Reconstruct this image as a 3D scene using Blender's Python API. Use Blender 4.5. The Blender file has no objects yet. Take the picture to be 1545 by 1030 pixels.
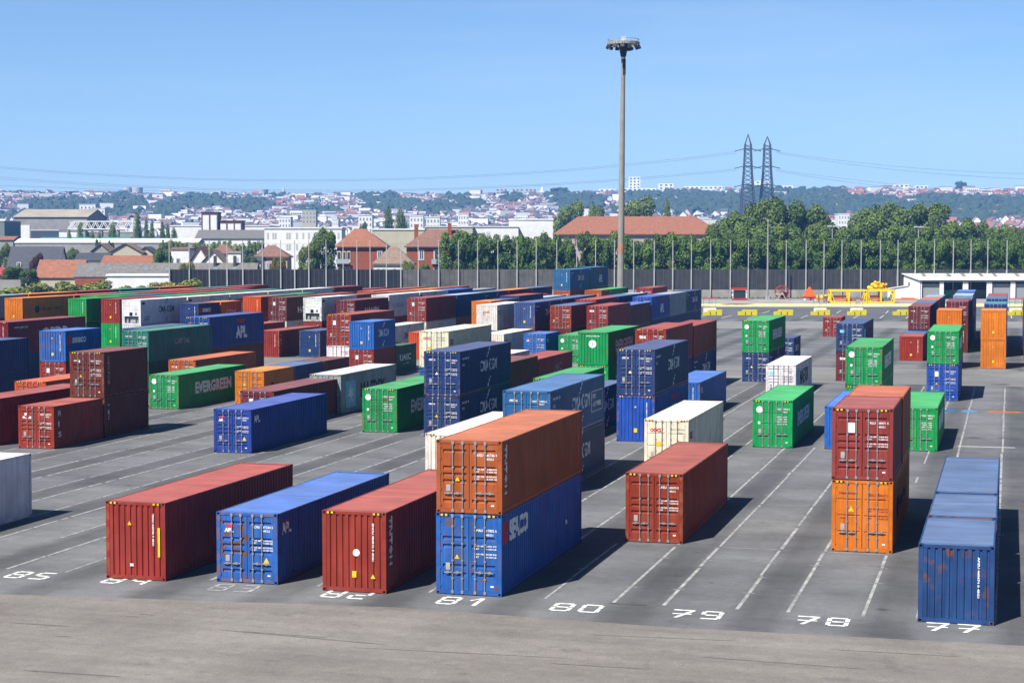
import bpy, bmesh, math, random
from mathutils import Vector, Matrix

random.seed(7)
PI = math.pi
scene = bpy.context.scene
COL = scene.collection

# ------------------------------------------------------------------ camera
CAM_H = 12.49
YAW, PITCH, FPX, PW, PH = -0.27264, 0.05501, 2691.4, 1545.0, 1030.0   # heading, tilt and focal length (in photo pixels)
FWD = Vector((math.sin(YAW), math.cos(YAW), 0))
RGT = Vector((math.cos(YAW), -math.sin(YAW), 0))
cam = bpy.data.cameras.new('camera')
cam.sensor_width = 36.0
cam.lens = 36.0 * FPX / PW
cam.clip_start = 0.5
cam.clip_end = 30000
cam_o = bpy.data.objects.new('camera', cam)
COL.objects.link(cam_o)
cam_o.location = (0, 0, CAM_H)
cam_o.rotation_euler = (PI / 2 - PITCH, 0, -YAW)
scene.camera = cam_o

# ------------------------------------------------------------------ light
SUN_DIR = Vector((-0.335, -0.705, 1.0)).normalized()       # towards the sun, measured from the shadows
ELEV = math.asin(SUN_DIR.z)
w = bpy.data.worlds.new('World')
scene.world = w
w.use_nodes = True
nt = w.node_tree
nt.nodes.clear()
sky = nt.nodes.new('ShaderNodeTexSky')
sky.sky_type = 'NISHITA'
sky.sun_disc = False
sky.sun_elevation = ELEV
sky.sun_rotation = math.atan2(SUN_DIR.x, SUN_DIR.y)
sky.air_density = 0.8
sky.dust_density = 0.25
sky.ozone_density = 7.0
sky.altitude = 50
bg = nt.nodes.new('ShaderNodeBackground')
bg.inputs['Strength'].default_value = 0.057
wo = nt.nodes.new('ShaderNodeOutputWorld')
# a few barely visible wisps of high cloud
tcw = nt.nodes.new('ShaderNodeTexCoord'); mpw = nt.nodes.new('ShaderNodeMapping'); mpw.inputs['Scale'].default_value = (2.0, 2.0, 16.0)
nzw = nt.nodes.new('ShaderNodeTexNoise'); nzw.inputs['Scale'].default_value = 1.6; nzw.inputs['Detail'].default_value = 6; nzw.inputs['Roughness'].default_value = 0.6
rpw = nt.nodes.new('ShaderNodeValToRGB'); rpw.color_ramp.elements[0].position = 0.50; rpw.color_ramp.elements[0].color = (0, 0, 0, 1); rpw.color_ramp.elements[1].position = 0.85; rpw.color_ramp.elements[1].color = (0.30, 0.30, 0.30, 1)
mxw = nt.nodes.new('ShaderNodeMix'); mxw.data_type = 'RGBA'; mxw.inputs[7].default_value = (5.2, 6.2, 7.2, 1)
nt.links.new(tcw.outputs['Generated'], mpw.inputs[0]); nt.links.new(mpw.outputs[0], nzw.inputs['Vector']); nt.links.new(nzw.outputs[0], rpw.inputs[0])
nt.links.new(rpw.outputs[0], mxw.inputs[0]); nt.links.new(sky.outputs[0], mxw.inputs[6])
nt.links.new(mxw.outputs[2], bg.inputs[0])
nt.links.new(bg.outputs[0], wo.inputs[0])
sun = bpy.data.lights.new('sun', 'SUN')
sun.energy = 5.0
sun.angle = math.radians(0.5)
sun.color = (1.0, 0.955, 0.89)
sun_o = bpy.data.objects.new('sun', sun)
COL.objects.link(sun_o)
sun_o.rotation_euler = (-SUN_DIR).to_track_quat('-Z', 'Y').to_euler()
sun_o.location = (0, 0, 300)

scene.view_settings.view_transform = 'Standard'
scene.view_settings.look = 'None'
scene.view_settings.gamma = 1
scene.view_settings.exposure = 1.25
scene.cycles.use_denoising = True
scene.cycles.max_bounces = 5
scene.cycles.diffuse_bounces = 1
scene.cycles.glossy_bounces = 2
scene.cycles.volume_bounces = 0
scene.cycles.transparent_max_bounces = 4

# ------------------------------------------------------------------ pixel helpers (photo pixel -> place in the world)
def ray(px, py):
    cp, sp = math.cos(PITCH), math.sin(PITCH)
    f = Vector((math.sin(YAW) * cp, math.cos(YAW) * cp, -sp))
    up = RGT.cross(f)
    return f + RGT * ((px - PW / 2) / FPX) - up * ((py - PH / 2) / FPX)

def at_d(px, py, D):                     # point seen at that pixel, D metres ahead
    d = ray(px, py)
    t = D / d.dot(FWD)
    return Vector((0, 0, CAM_H)) + d * t

def z_at(py, D, px=772):
    return at_d(px, py, D).z

def gnd(px, py, z=0.0):
    d = ray(px, py)
    t = (z - CAM_H) / d.z
    return Vector((0, 0, CAM_H)) + d * t

def lane_y(px, x):                       # y at which the vertical line x is seen in pixel column px (at mid height)
    d = ray(px, 460)
    return x * d.y / d.x

ROT = -YAW                               # turn a local frame so that x runs to the camera's right

# ------------------------------------------------------------------ materials
MATS = {}
AF = 0.527                                # surface colours are set for the exposure above
def srgb(h):
    h = h.lstrip('#')
    v = [int(h[i:i + 2], 16) / 255 for i in (0, 2, 4)]
    return [c / 12.92 if c <= 0.04045 else ((c + 0.055) / 1.055) ** 2.4 for c in v]

def newmat(name):
    m = bpy.data.materials.new(name)
    m.use_nodes = True
    n = m.node_tree
    n.nodes.clear()
    out = n.nodes.new('ShaderNodeOutputMaterial')
    b = n.nodes.new('ShaderNodeBsdfPrincipled')
    n.links.new(b.outputs[0], out.inputs[0])
    return m, n, b

def nd(n, t, **kw):
    x = n.nodes.new(t)
    for k, v in kw.items():
        setattr(x, k, v)
    return x

def noise(n, scale, detail=4, coord=None, rough=0.55, vscale=None):
    tc = nd(n, 'ShaderNodeTexCoord')
    t = nd(n, 'ShaderNodeTexNoise')
    t.inputs['Scale'].default_value = scale
    t.inputs['Detail'].default_value = detail
    t.inputs['Roughness'].default_value = rough
    src = tc.outputs[coord or 'Object']
    if vscale:
        mp = nd(n, 'ShaderNodeMapping')
        mp.inputs['Scale'].default_value = vscale
        n.links.new(src, mp.inputs[0])
        src = mp.outputs[0]
    n.links.new(src, t.inputs['Vector'])
    return t

def ramp(n, fac, stops):
    r = nd(n, 'ShaderNodeValToRGB')
    cr = r.color_ramp
    while len(cr.elements) < len(stops):
        cr.elements.new(0.5)
    for e, (p, c) in zip(cr.elements, stops):
        e.position = p
        e.color = (c, c, c, 1) if not hasattr(c, '__len__') else (*c[:3], 1)
    n.links.new(fac, r.inputs[0])
    return r

def mix(n, fac, a, b, mode='MIX'):
    m = nd(n, 'ShaderNodeMix', data_type='RGBA', blend_type=mode)
    for s, v in ((0, fac), (6, a), (7, b)):
        if hasattr(v, 'is_output'):
            n.links.new(v, m.inputs[s])
        elif s == 0:
            m.inputs[0].default_value = v
        else:
            m.inputs[s].default_value = (*v[:3], 1)
    return m.outputs[2]

def simple(name, col, rough=0.6, metal=0.0, var=0.0, scale=3.0, coord='Object', spec=0.4, af=None):
    if name in MATS:
        return MATS[name]
    m, n, b = newmat(name)
    b.inputs['Roughness'].default_value = rough
    b.inputs['Metallic'].default_value = metal
    b.inputs['Specular IOR Level'].default_value = spec * .5
    c = srgb(col) if isinstance(col, str) else col
    c = [v * (AF if af is None else af * 0.73) for v in c]
    if var:
        t = noise(n, scale, coord=coord)
        r = ramp(n, t.outputs[0], [(0.3, 1 - var), (0.7, 1 + var * 0.6)])
        o = mix(n, 1.0, c, r.outputs[0], 'MULTIPLY')
        n.links.new(o, b.inputs['Base Color'])
    else:
        b.inputs['Base Color'].default_value = (*c, 1)
    MATS[name] = m
    return m

def objcol(name, rough=0.6, dirt=0.15, rust=0.0, streak=0.0, scale=1.5, spec=0.4, rust_col=(0.10, 0.042, 0.02), gate=True, cross=0.0):
    """painted surface whose colour is the object's own colour, with wear and rust patches"""
    if name in MATS:
        return MATS[name]
    m, n, b = newmat(name)
    oi = nd(n, 'ShaderNodeObjectInfo')
    b.inputs['Roughness'].default_value = rough
    b.inputs['Specular IOR Level'].default_value = spec * .5
    # shift the pattern per object
    tc = nd(n, 'ShaderNodeTexCoord')
    ad = nd(n, 'ShaderNodeVectorMath', operation='ADD')
    ml = nd(n, 'ShaderNodeMath', operation='MULTIPLY')
    ml.inputs[1].default_value = 137.0
    n.links.new(oi.outputs['Random'], ml.inputs[0])
    n.links.new(tc.outputs['Object'], ad.inputs[0])
    n.links.new(ml.outputs[0], ad.inputs[1])
    def nz(sc, vs=None, det=4):
        t = nd(n, 'ShaderNodeTexNoise')
        t.inputs['Scale'].default_value = sc
        t.inputs['Detail'].default_value = det
        src = ad.outputs[0]
        if vs:
            mp = nd(n, 'ShaderNodeMapping')
            mp.inputs['Scale'].default_value = vs
            n.links.new(src, mp.inputs[0])
            src = mp.outputs[0]
        n.links.new(src, t.inputs['Vector'])
        return t.outputs[0]
    c = oi.outputs['Color']
    r1 = ramp(n, nz(scale), [(0.3, 1 - dirt), (0.7, 1 + dirt * 0.5)])
    c = mix(n, 1.0, c, r1.outputs[0], 'MULTIPLY')
    ch = ramp(n, nz(0.45, None, 5), [(0.5, 0.0), (0.8, 0.14)])            # chalky, sun-faded areas
    c = mix(n, ch.outputs[0], c, (0.13, 0.125, 0.12))
    if cross:                                                 # dust and puddle marks lying across the roof ribs
        rx = ramp(n, nz(1.0, (0.25, 5.0, 1.0), 5), [(0.40, 1 - cross), (0.52, 1.0), (0.66, 1 + cross * .9)])
        gx = ramp(n, nz(0.28, None, 3), [(0.40, 0.15), (0.62, 1.0)])
        c = mix(n, gx.outputs[0], c, mix(n, 1.0, c, rx.outputs[0], 'MULTIPLY'))
    if streak:
        r2 = ramp(n, nz(6.0, (1, 1, 0.06)), [(0.42, 1 - streak), (0.62, 1.05)])
        c = mix(n, 1.0, c, r2.outputs[0], 'MULTIPLY')
    if rust:
        r3 = ramp(n, nz(3.2, None, 8), [(0.66 - rust * 0.12, 0.0), (0.71 - rust * 0.10, 1.0)])
        g = ramp(n, nz(0.35), [(0.42, 0.0), (0.6, 1.0)])
        f = mix(n, 1.0, r3.outputs[0], g.outputs[0], 'MULTIPLY')
        am = ramp(n, oi.outputs['Random'], [(0.45, 0.0), (0.95, 0.9)] if gate else [(0.0, 1.0), (1.0, 1.0)])      # some boxes are clean, some rusty
        f = mix(n, 1.0, f, am.outputs[0], 'MULTIPLY')
        c = mix(n, f, c, rust_col)
        # rust and dirt running down from the edges
        r4 = ramp(n, nz(4.0, (1, 1, 0.05), 6), [(0.60, 0.0), (0.72, 0.55)])
        g2 = ramp(n, nz(0.5), [(0.45, 0.0), (0.65, 1.0)])
        f2 = mix(n, 1.0, r4.outputs[0], g2.outputs[0], 'MULTIPLY')
        c = mix(n, f2, c, (0.05, 0.035, 0.025))
    n.links.new(c, b.inputs['Base Color'])
    bp = nd(n, 'ShaderNodeBump'); bp.inputs['Strength'].default_value = 0.35; bp.inputs['Distance'].default_value = 0.05
    n.links.new(nz(1.1, None, 2), bp.inputs['Height']); n.links.new(bp.outputs[0], b.inputs['Normal'])
    MATS[name] = m
    return m

# ------------------------------------------------------------------ mesh helper
class MB:
    def __init__(s):
        s.v = []; s.f = []; s.mi = []; s.cur = 0
    def face(s, idx):
        s.f.append(idx); s.mi.append(s.cur)
    def quad(s, a, b, c, d):
        i = len(s.v); s.v += [a, b, c, d]; s.face((i, i + 1, i + 2, i + 3))
    def tri(s, a, b, c):
        i = len(s.v); s.v += [a, b, c]; s.face((i, i + 1, i + 2))
    def box(s, x0, x1, y0, y1, z0, z1):
        i = len(s.v)
        s.v += [(x, y, z) for z in (z0, z1) for y in (y0, y1) for x in (x0, x1)]
        for q in ((0, 2, 3, 1), (4, 5, 7, 6), (0, 1, 5, 4), (2, 6, 7, 3), (0, 4, 6, 2), (1, 3, 7, 5)):
            s.face(tuple(i + k for k in q))
    def bar(s, p, q, wd, ht=None):
        ht = ht or wd
        p, q = Vector(p), Vector(q)
        d = (q - p).normalized()
        a = d.cross(Vector((0, 0, 1)))
        a = Vector((1, 0, 0)) if a.length < 1e-3 else a.normalized()
        b = d.cross(a).normalized()
        i = len(s.v)
        for e in (p, q):
            for u, t in ((-1, -1), (1, -1), (1, 1), (-1, 1)):
                s.v.append(tuple(e + a * (u * wd / 2) + b * (t * ht / 2)))
        for k in range(4):
            k2 = (k + 1) % 4
            s.face((i + k, i + k2, i + 4 + k2, i + 4 + k))
        s.face((i + 3, i + 2, i + 1, i)); s.face((i + 4, i + 5, i + 6, i + 7))
    def cyl(s, p, q, r0, r1=None, n=8, caps=True):
        r1 = r0 if r1 is None else r1
        p, q = Vector(p), Vector(q)
        d = (q - p).normalized()
        a = d.cross(Vector((0, 0, 1)))
        a = Vector((1, 0, 0)) if a.length < 1e-3 else a.normalized()
        b = d.cross(a).normalized()
        i = len(s.v)
        for e, r in ((p, r0), (q, r1)):
            for k in range(n):
                t = 2 * PI * k / n
                s.v.append(tuple(e + a * (r * math.cos(t)) + b * (r * math.sin(t))))
        for k in range(n):
            k2 = (k + 1) % n
            s.face((i + k, i + k2, i + n + k2, i + n + k))
        if caps:
            s.face(tuple(i + k for k in reversed(range(n)))); s.face(tuple(i + n + k for k in range(n)))
    def strip(s, pts_a, pts_b):
        i = len(s.v); n = len(pts_a)
        s.v += list(pts_a) + list(pts_b)
        for k in range(n - 1):
            s.face((i + k, i + k + 1, i + n + k + 1, i + n + k))
    def poly(s, pts, d):                  # flat outline pushed along the vector d
        n = len(pts); i = len(s.v); d = Vector(d)
        s.v += [tuple(p) for p in pts] + [tuple(Vector(p) + d) for p in pts]
        s.face(tuple(range(i, i + n))); s.face(tuple(reversed(range(i + n, i + 2 * n))))
        for k in range(n):
            k2 = (k + 1) % n
            s.face((i + k2, i + k, i + n + k, i + n + k2))
    def mesh(s, name, mats, smooth=False, recalc=True):
        me = bpy.data.meshes.new(name)
        me.from_pydata([tuple(v) for v in s.v], [], s.f)
        for m in (mats if isinstance(mats, (list, tuple)) else [mats]):
            me.materials.append(m)
        if any(s.mi):
            me.polygons.foreach_set('material_index', s.mi)
        if recalc:
            bm = bmesh.new(); bm.from_mesh(me)
            bmesh.ops.recalc_face_normals(bm, faces=bm.faces)
            bm.to_mesh(me); bm.free()
        if smooth:
            me.polygons.foreach_set('use_smooth', [True] * len(me.polygons))
        me.update()
        return me

def link(name, me, parent=None, loc=None, color=None, rz=None, scale=None):
    o = bpy.data.objects.new(name, me)
    COL.objects.link(o)
    if parent is not None:
        o.parent = parent
    if loc is not None:
        o.location = loc
    if rz is not None:
        o.rotation_euler = (0, 0, rz)
    if scale is not None:
        o.scale = scale if hasattr(scale, '__len__') else (scale,) * 3
    if color is not None:
        o.color = (*color[:3], 1)
    return o

def tag(o, label, cat, group=None):
    o['label'] = label; o['category'] = cat
    if group:
        o['group'] = group
    return o

def empty(name, loc, rz=0.0):
    o = bpy.data.objects.new(name, None)
    o.empty_display_size = 0.5
    COL.objects.link(o)
    o.location = loc; o.rotation_euler = (0, 0, rz)
    return o

def struct(name, me, loc=(0, 0, 0), kind='structure', rz=0):
    o = link(name, me, None, loc, rz=rz)
    o['kind'] = kind
    return o

M_PAINT = objcol('container_paint', 0.5, 0.20, 0.5, 0.16, 0.9)
M_RUSTY = objcol('rusty_container_paint', 0.6, 0.25, 1.0, 0.22, 1.1, gate=False)
M_ROOFP = objcol('container_roof_paint', 0.6, 0.22, 0.8, 0.0, 0.6, cross=0.24)
M_FRAME = objcol('container_frame_paint', 0.55, 0.25, 1.7, 0.0, 2.0, rust_col=(0.16, 0.07, 0.03))
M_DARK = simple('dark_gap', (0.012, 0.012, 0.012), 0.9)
M_ROD = simple('galvanised_rod', (0.42, 0.42, 0.44), 0.45, 0.3, 0.15, 8)
M_CAST = objcol('casting_steel', 0.6, 0.3, 1.9, 0.0, 6.0, rust_col=(0.17, 0.075, 0.03))
LET = {k: simple('lettering_' + k, v, 0.6, 0, 0.2, 5, af=1.0) for k, v in dict(
    white=(0.78, 0.78, 0.76), dark=(0.02, 0.025, 0.05), red=(0.55, 0.03, 0.03), yellow=(0.75, 0.48, 0.02), navy=(0.02, 0.03, 0.12),
    sky=(0.22, 0.55, 0.7), grey=(0.33, 0.33, 0.31), worn=(0.5, 0.45, 0.25), maroon=(0.25, 0.03, 0.03), blue=(0.03, 0.09, 0.4), orange=(0.7, 0.25, 0.06)).items()}
# ------------------------------------------------------------------ setting: ground sheets
def ground_mat(name, c1, c2, fine=0.10, patch=0.16, streak=0.0, scale=0.05, rough=0.9, lanes=False):
    m, n, b = newmat(name)
    b.inputs['Roughness'].default_value = rough
    b.inputs['Specular IOR Level'].default_value = 0.25
    t1 = noise(n, scale, 5); t2 = noise(n, 2.2, 8, rough=0.7); t3 = noise(n, 0.22, 4)
    r1 = ramp(n, t1.outputs[0], [(0.36, 0.0), (0.64, 1.0)])
    c = mix(n, r1.outputs[0], [v * AF for v in c1], [v * AF for v in c2])
    r2 = ramp(n, t2.outputs[0], [(0.3, 1 - fine), (0.7, 1 + fine)])
    c = mix(n, 1.0, c, r2.outputs[0], 'MULTIPLY')
    r3 = ramp(n, t3.outputs[0], [(0.38, 1 - patch), (0.62, 1 + patch * 0.4)])
    c = mix(n, 1.0, c, r3.outputs[0], 'MULTIPLY')
    if streak:
        t4 = noise(n, 1.0, 5, vscale=(0.035, 0.9, 1))
        r4 = ramp(n, t4.outputs[0], [(0.35, 1 - streak), (0.6, 1.03)])
        c = mix(n, 1.0, c, r4.outputs[0], 'MULTIPLY')
        # grit and oil spots
        t5 = noise(n, 0.9, 3)
        r5 = ramp(n, t5.outputs[0], [(0.24, 0.55), (0.31, 1.0)])
        c = mix(n, 1.0, c, r5.outputs[0], 'MULTIPLY')
    t6 = noise(n, 13.0, 4, rough=0.75)                        # stone grain
    r6 = ramp(n, t6.outputs[0], [(0.32, 0.80), (0.68, 1.20)])
    c = mix(n, 1.0, c, r6.outputs[0], 'MULTIPLY')
    t7 = noise(n, 0.55, 6, rough=0.65)                        # repairs and spills
    r7 = ramp(n, t7.outputs[0], [(0.28, 0.80), (0.42, 1.0), (0.60, 1.0), (0.72, 1.10)])
    c = mix(n, 1.0, c, r7.outputs[0], 'MULTIPLY')
    if lanes:                                                 # tyre-darkened tracks between the bays
        tc = nd(n, 'ShaderNodeTexCoord'); sx = nd(n, 'ShaderNodeSeparateXYZ'); n.links.new(tc.outputs['Object'], sx.inputs[0])
        m1 = nd(n, 'ShaderNodeMath', operation='MULTIPLY_ADD'); m1.inputs[1].default_value = 1 / 4.262; m1.inputs[2].default_value = 2.81 / 4.262 + 50
        n.links.new(sx.outputs['X'], m1.inputs[0])
        m2 = nd(n, 'ShaderNodeMath', operation='FRACT'); n.links.new(m1.outputs[0], m2.inputs[0])
        rl = ramp(n, m2.outputs[0], [(0.0, 0.93), (0.08, 1.05), (0.5, 1.06), (0.58, 0.88), (0.70, 0.62), (0.90, 0.66), (1.0, 0.93)])
        tl = noise(n, 0.3, 4, vscale=(1, 0.25, 1)); rl2 = ramp(n, tl.outputs[0], [(0.30, 0.55), (0.5, 1.0)])
        c = mix(n, rl2.outputs[0], c, mix(n, 1.0, c, rl.outputs[0], 'MULTIPLY'))
    n.links.new(c, b.inputs['Base Color'])
    bp = nd(n, 'ShaderNodeBump'); bp.inputs['Strength'].default_value = 0.25; bp.inputs['Distance'].default_value = 0.02
    n.links.new(t2.outputs[0], bp.inputs['Height']); n.links.new(bp.outputs[0], b.inputs['Normal'])
    return m

def sheet(name, pts, z, m):
    b = MB(); b.v = [(p[0], p[1], z) for p in pts]; b.face(tuple(range(len(pts))))
    me = b.mesh(name, m, recalc=False)
    if me.polygons[0].normal.z < 0:
        me.flip_normals()
    return struct(name, me)

def ca(u, d):                              # camera-aligned ground coordinates
    p = RGT * u + FWD * d
    return (p.x, p.y)

sheet('ground', [ca(-2300, -60), ca(2300, -60), ca(2300, 4050), ca(-2300, 4050)], 0.0,
      ground_mat('ground_land', (0.11, 0.12, 0.085), (0.16, 0.155, 0.13), scale=0.01))
sheet('yard_asphalt', [(-260, -20), (90, -20), (90, 300), (60, 520), (-260, 520)], 0.004,
      ground_mat('asphalt', (0.155, 0.160, 0.168), (0.205, 0.208, 0.210), 0.10, 0.22, 0.10, lanes=True))
M_WARM = ground_mat('worn_road', (0.218, 0.198, 0.178), (0.272, 0.250, 0.226), 0.12, 0.14, 0.12, 0.07)
sheet('front_road', [(-120, -15), (60, -15), (60, 58.4), (0.6, 57.1), (-10.8, 56.8), (-20.2, 57.4), (-34.6, 55.8), (-120, 53.5)], 0.008, M_WARM)
sheet('cross_road', [(-200, 163), (60, 160.5), (60, 181), (-200, 181)], 0.008,
      ground_mat('worn_cross_road', (0.22, 0.22, 0.215), (0.29, 0.285, 0.28), 0.1, 0.14, 0.16, 0.05))
sheet('back_road', [ca(-20, 262), ca(230, 262), ca(230, 285), ca(-20, 285)], 0.008, ground_mat('back_asphalt', (0.25, 0.245, 0.24), (0.32, 0.315, 0.305), 0.1, 0.14, 0.12, 0.06))
MATS.setdefault('br', ground_mat('pale_road', (0.36, 0.345, 0.325), (0.44, 0.42, 0.40), 0.1, 0.14, 0.12, 0.06))
sheet('parking_strip', [ca(-60, 293), ca(230, 293), ca(230, 349), ca(-60, 349)], 0.008, ground_mat('dark_asphalt', (0.13, 0.135, 0.145), (0.16, 0.165, 0.17), 0.1, 0.2, 0.15))
sheet('fence_apron', [ca(-260, 349), ca(230, 349), ca(230, 402), ca(-260, 402)], 0.008, MATS['br'])
sheet('kerb_line_paint', [ca(-60, 354), ca(110, 354), ca(110, 367), ca(-60, 367)], 0.014, simple('yellow_line', (0.80, 0.70, 0.27), 0.8, 0, 0.15, 0.5, af=.95))

# ------------------------------------------------------------------ painted markings
LANE0, PITCHX = -2.81, 4.262
def lx(lane): return LANE0 - (lane - 77) * PITCHX
M_LINE = None
def line_mat():
    m, n, b = newmat('worn_white_paint')
    b.inputs['Roughness'].default_value = 0.8
    t = noise(n, 1.6, 8, rough=0.7)
    r = ramp(n, t.outputs[0], [(0.36, (0.10, 0.10, 0.10)), (0.64, (0.275, 0.275, 0.265))])
    n.links.new(r.outputs[0], b.inputs['Base Color'])
    return m
M_LINE = line_mat()
M_LINEW = simple('white_road_paint', (0.72, 0.72, 0.70), 0.8, 0, 0.25, 2.5)
lb = MB()
rr = random.Random(3)
ROWS = [60 + 12.45 * k for k in range(9)]
for lane in range(75, 99):
    for x in (lx(lane) - 0.06, lx(lane) + 2.46):
        for k, y0 in enumerate(ROWS[:-1]):
            if lane < 77 and k < 3: continue
            a = 0.2
            while a < 12.0:
                b_ = min(12.3, a + rr.uniform(4, 12))
                if rr.random() < 0.95:
                    xx = x + rr.uniform(-.03, .03); hw = rr.uniform(.05, .07)
                    lb.quad((xx - hw, y0 + a, 0), (xx + hw, y0 + a, 0), (xx + hw, y0 + b_, 0), (xx - hw, y0 + b_, 0))
                a = b_ + rr.uniform(.08, .35)
            for a in (3.1, 6.2, 9.3):
                if rr.random() < 0.6:
                    lb.quad((x - .22, y0 + a, 0), (x + .22, y0 + a, 0), (x + .22, y0 + a + .07, 0), (x - .22, y0 + a + .07, 0))
    for y0 in ROWS[1:]:
        if rr.random() < 0.4:
            lb.quad((lx(lane) + .1, y0, 0), (lx(lane) + 2.3, y0, 0), (lx(lane) + 2.3, y0 + .07, 0), (lx(lane) + .1, y0 + .07, 0))
struct('bay_line_markings', lb.mesh('bay_lines', M_LINE, recalc=False), (0, 0, 0.012))
lb = MB()
for k in range(34):
    u = -40 + k * 4.4
    a, b_ = ca(u, 297), ca(u + 3.2, 309)
    lb.quad((a[0], a[1], 0), (a[0] + .16, a[1], 0), (b_[0] + .16, b_[1], 0), (b_[0], b_[1], 0))
    a, b_ = ca(u + 5.4, 318), ca(u + 8.6, 331)
    lb.quad((a[0], a[1], 0), (a[0] + .16, a[1], 0), (b_[0] + .16, b_[1], 0), (b_[0], b_[1], 0))
struct('parking_line_markings', lb.mesh('parking_lines', M_LINEW, recalc=False), (0, 0, 0.014))

# coloured ground signs painted in the right-hand lane
def ground_sign(name, pts, m, lab):
    b = MB(); b.v = [(x, y, 0.014) for x, y in pts]; b.face(tuple(range(len(pts))))
    me = b.mesh(name, m, recalc=False)
    if me.polygons[0].normal.z < 0: me.flip_normals()
    o = link(name, me); o['kind'] = 'structure'
    return o
y = 136.6
ground_sign('painted_ground_arrow', [(-5.6, y - .8), (-4.1, y - .8), (-3.6, y), (-4.1, y + .8), (-5.6, y + .8)], simple('blue_road_paint', (0.03, 0.16, 0.5), 0.8, 0, .3, 2), '')
ground_sign('painted_ground_disc', [(-2.85 + .62 * math.cos(t * PI / 8), y + .85 * math.sin(t * PI / 8)) for t in range(16)], simple('blue_road_paint_pale', (0.12, 0.3, 0.6), 0.8, 0, .4, 3), '')
ground_sign('painted_ground_arrow', [(-1.5, y - .55), (0.6, y - .55), (1.2, y), (0.6, y + .55), (-1.5, y + .55)], simple('orange_road_paint', (0.6, 0.17, 0.03), 0.8, 0, .3, 2), '')
ground_sign('painted_ground_disc', [(-24.2 + 1.1 * math.cos(t * PI / 8), 139.5 + .9 * math.sin(t * PI / 8)) for t in range(16)], MATS['blue_road_paint_pale'], '')
for (a, b_) in (((-3.0, 112.6), (0.4, 112.7)), ((-4.1, 181.6), (0.8, 181.7))):
    ground_sign('painted_bay_line', [(a[0], a[1]), (b_[0], b_[1]), (b_[0], b_[1] + .25), (a[0], a[1] + .25)], M_LINEW, '')
# oil stains and tyre scuffs
M_STAIN = simple('oil_stain', (0.115, 0.115, 0.118), 0.8, 0, .35, 1.5)
for px, py, rx, ry in ((948, 911, .7, .22), (1468, 660, .6, .35), (1520, 661, .9, .45), (1510, 580, .9, .9)):
    p = gnd(px, py)
    rs = random.Random(px)
    ground_sign('oil_stain', [(p.x + rx * rs.uniform(.7, 1.15) * math.cos(t * PI / 9), p.y + ry * rs.uniform(.6, 1.2) * math.sin(t * PI / 9)) for t in range(18)], M_STAIN, '')

M_SCUFF = simple('tyre_scuff', (0.175, 0.16, 0.147), 0.85, 0, .3, 3)
for px, py, ln, hw, a in ((455, 961, 6.0, .05, -.10), (110, 1016, 3.2, .07, .02), (430, 957, 3.0, .03, -.05), (200, 930, .5, .05, 0), (95, 960, .5, .05, .1), (60, 942, 2.2, .06, .0), (700, 985, 7, .035, .06), (1180, 1000, 5, .04, -.05), (905, 1005, 3, .05, .03), (1350, 985, 4, .035, .02), (222, 927, .6, .05, .0), (1000, 962, 5, .03, .08)):
    p = gnd(px, py); rs = random.Random(px)
    n_ = 8; top, bot = [], []
    for k in range(n_ + 1):
        t = k / n_; q = hw * (rs.uniform(.5, 1.1) if 0 < k < n_ else .1)
        cx, cy = p.x + ln * (t - .5), p.y + ln * (t - .5) * a
        top.append((cx, cy + q)); bot.append((cx, cy - q))
    ground_sign('tyre_mark', bot + top[::-1], M_SCUFF, '')
# fine cracks wandering over the apron and the bays
cb = MB(); rs = random.Random(12)
for _ in range(22):
    x, y = rs.uniform(-40, 4), rs.uniform(44, 130); a = rs.choice((rs.uniform(-.2, .2), rs.uniform(1.3, 1.8)))
    for k in range(rs.randint(4, 12)):
        a2 = a + rs.uniform(-.5, .5); l = rs.uniform(.3, .8); x2, y2 = x + l * math.cos(a2), y + l * math.sin(a2); w_ = rs.uniform(.004, .009)
        cb.quad((x - w_, y - w_, 0), (x + w_, y - w_, 0), (x2 + w_, y2 + w_, 0), (x2 - w_, y2 + w_, 0)); x, y = x2, y2
struct('asphalt_cracks', cb.mesh('asphalt_cracks', simple('crack_dark', (.07, .07, .07), .9), recalc=False), (0, 0, .0145))
# ------------------------------------------------------------------ shipping containers
W = 2.438
PIT = 0.278
PROF = [(0.0, 0.0), (0.072, 0.0), (0.140, 1.0), (0.210, 1.0)]      # one wave of the side sheet
DEP = 0.036
U0 = 0.18
def depth_at(u, L):
    if u < U0 or u > L - U0: return 0.0
    t = (u - U0) % PIT
    if t < .072: return 0.0
    if t < .140: return DEP * (t - .072) / .068
    if t < .210: return DEP
    return DEP * (1 - (t - .210) / .068)
def side_us(L):
    us = []; k = 0
    while True:
        for t, _ in PROF:
            u = U0 + k * PIT + t
            if u > L - U0 - .01:
                us.append(L - U0); return us
            us.append(u)
        k += 1

MC = {}
def cached(key, fn):
    if key not in MC:
        MC[key] = fn()
    return MC[key]

def m_side(L, H, right, flat):
    b = MB()
    us = side_us(L) if not flat else [U0, L * .25, L * .5, L * .75, L - U0]
    X = lambda u: (W - 0.012 - (0 if flat else depth_at(u, L))) if right else (0.012 + (0 if flat else depth_at(u, L)))
    b.strip([(X(u), u, 0.16) for u in us], [(X(u), u, H - 0.07) for u in us])
    return b.mesh('side_panel', M_PAINT, recalc=False)

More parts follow.
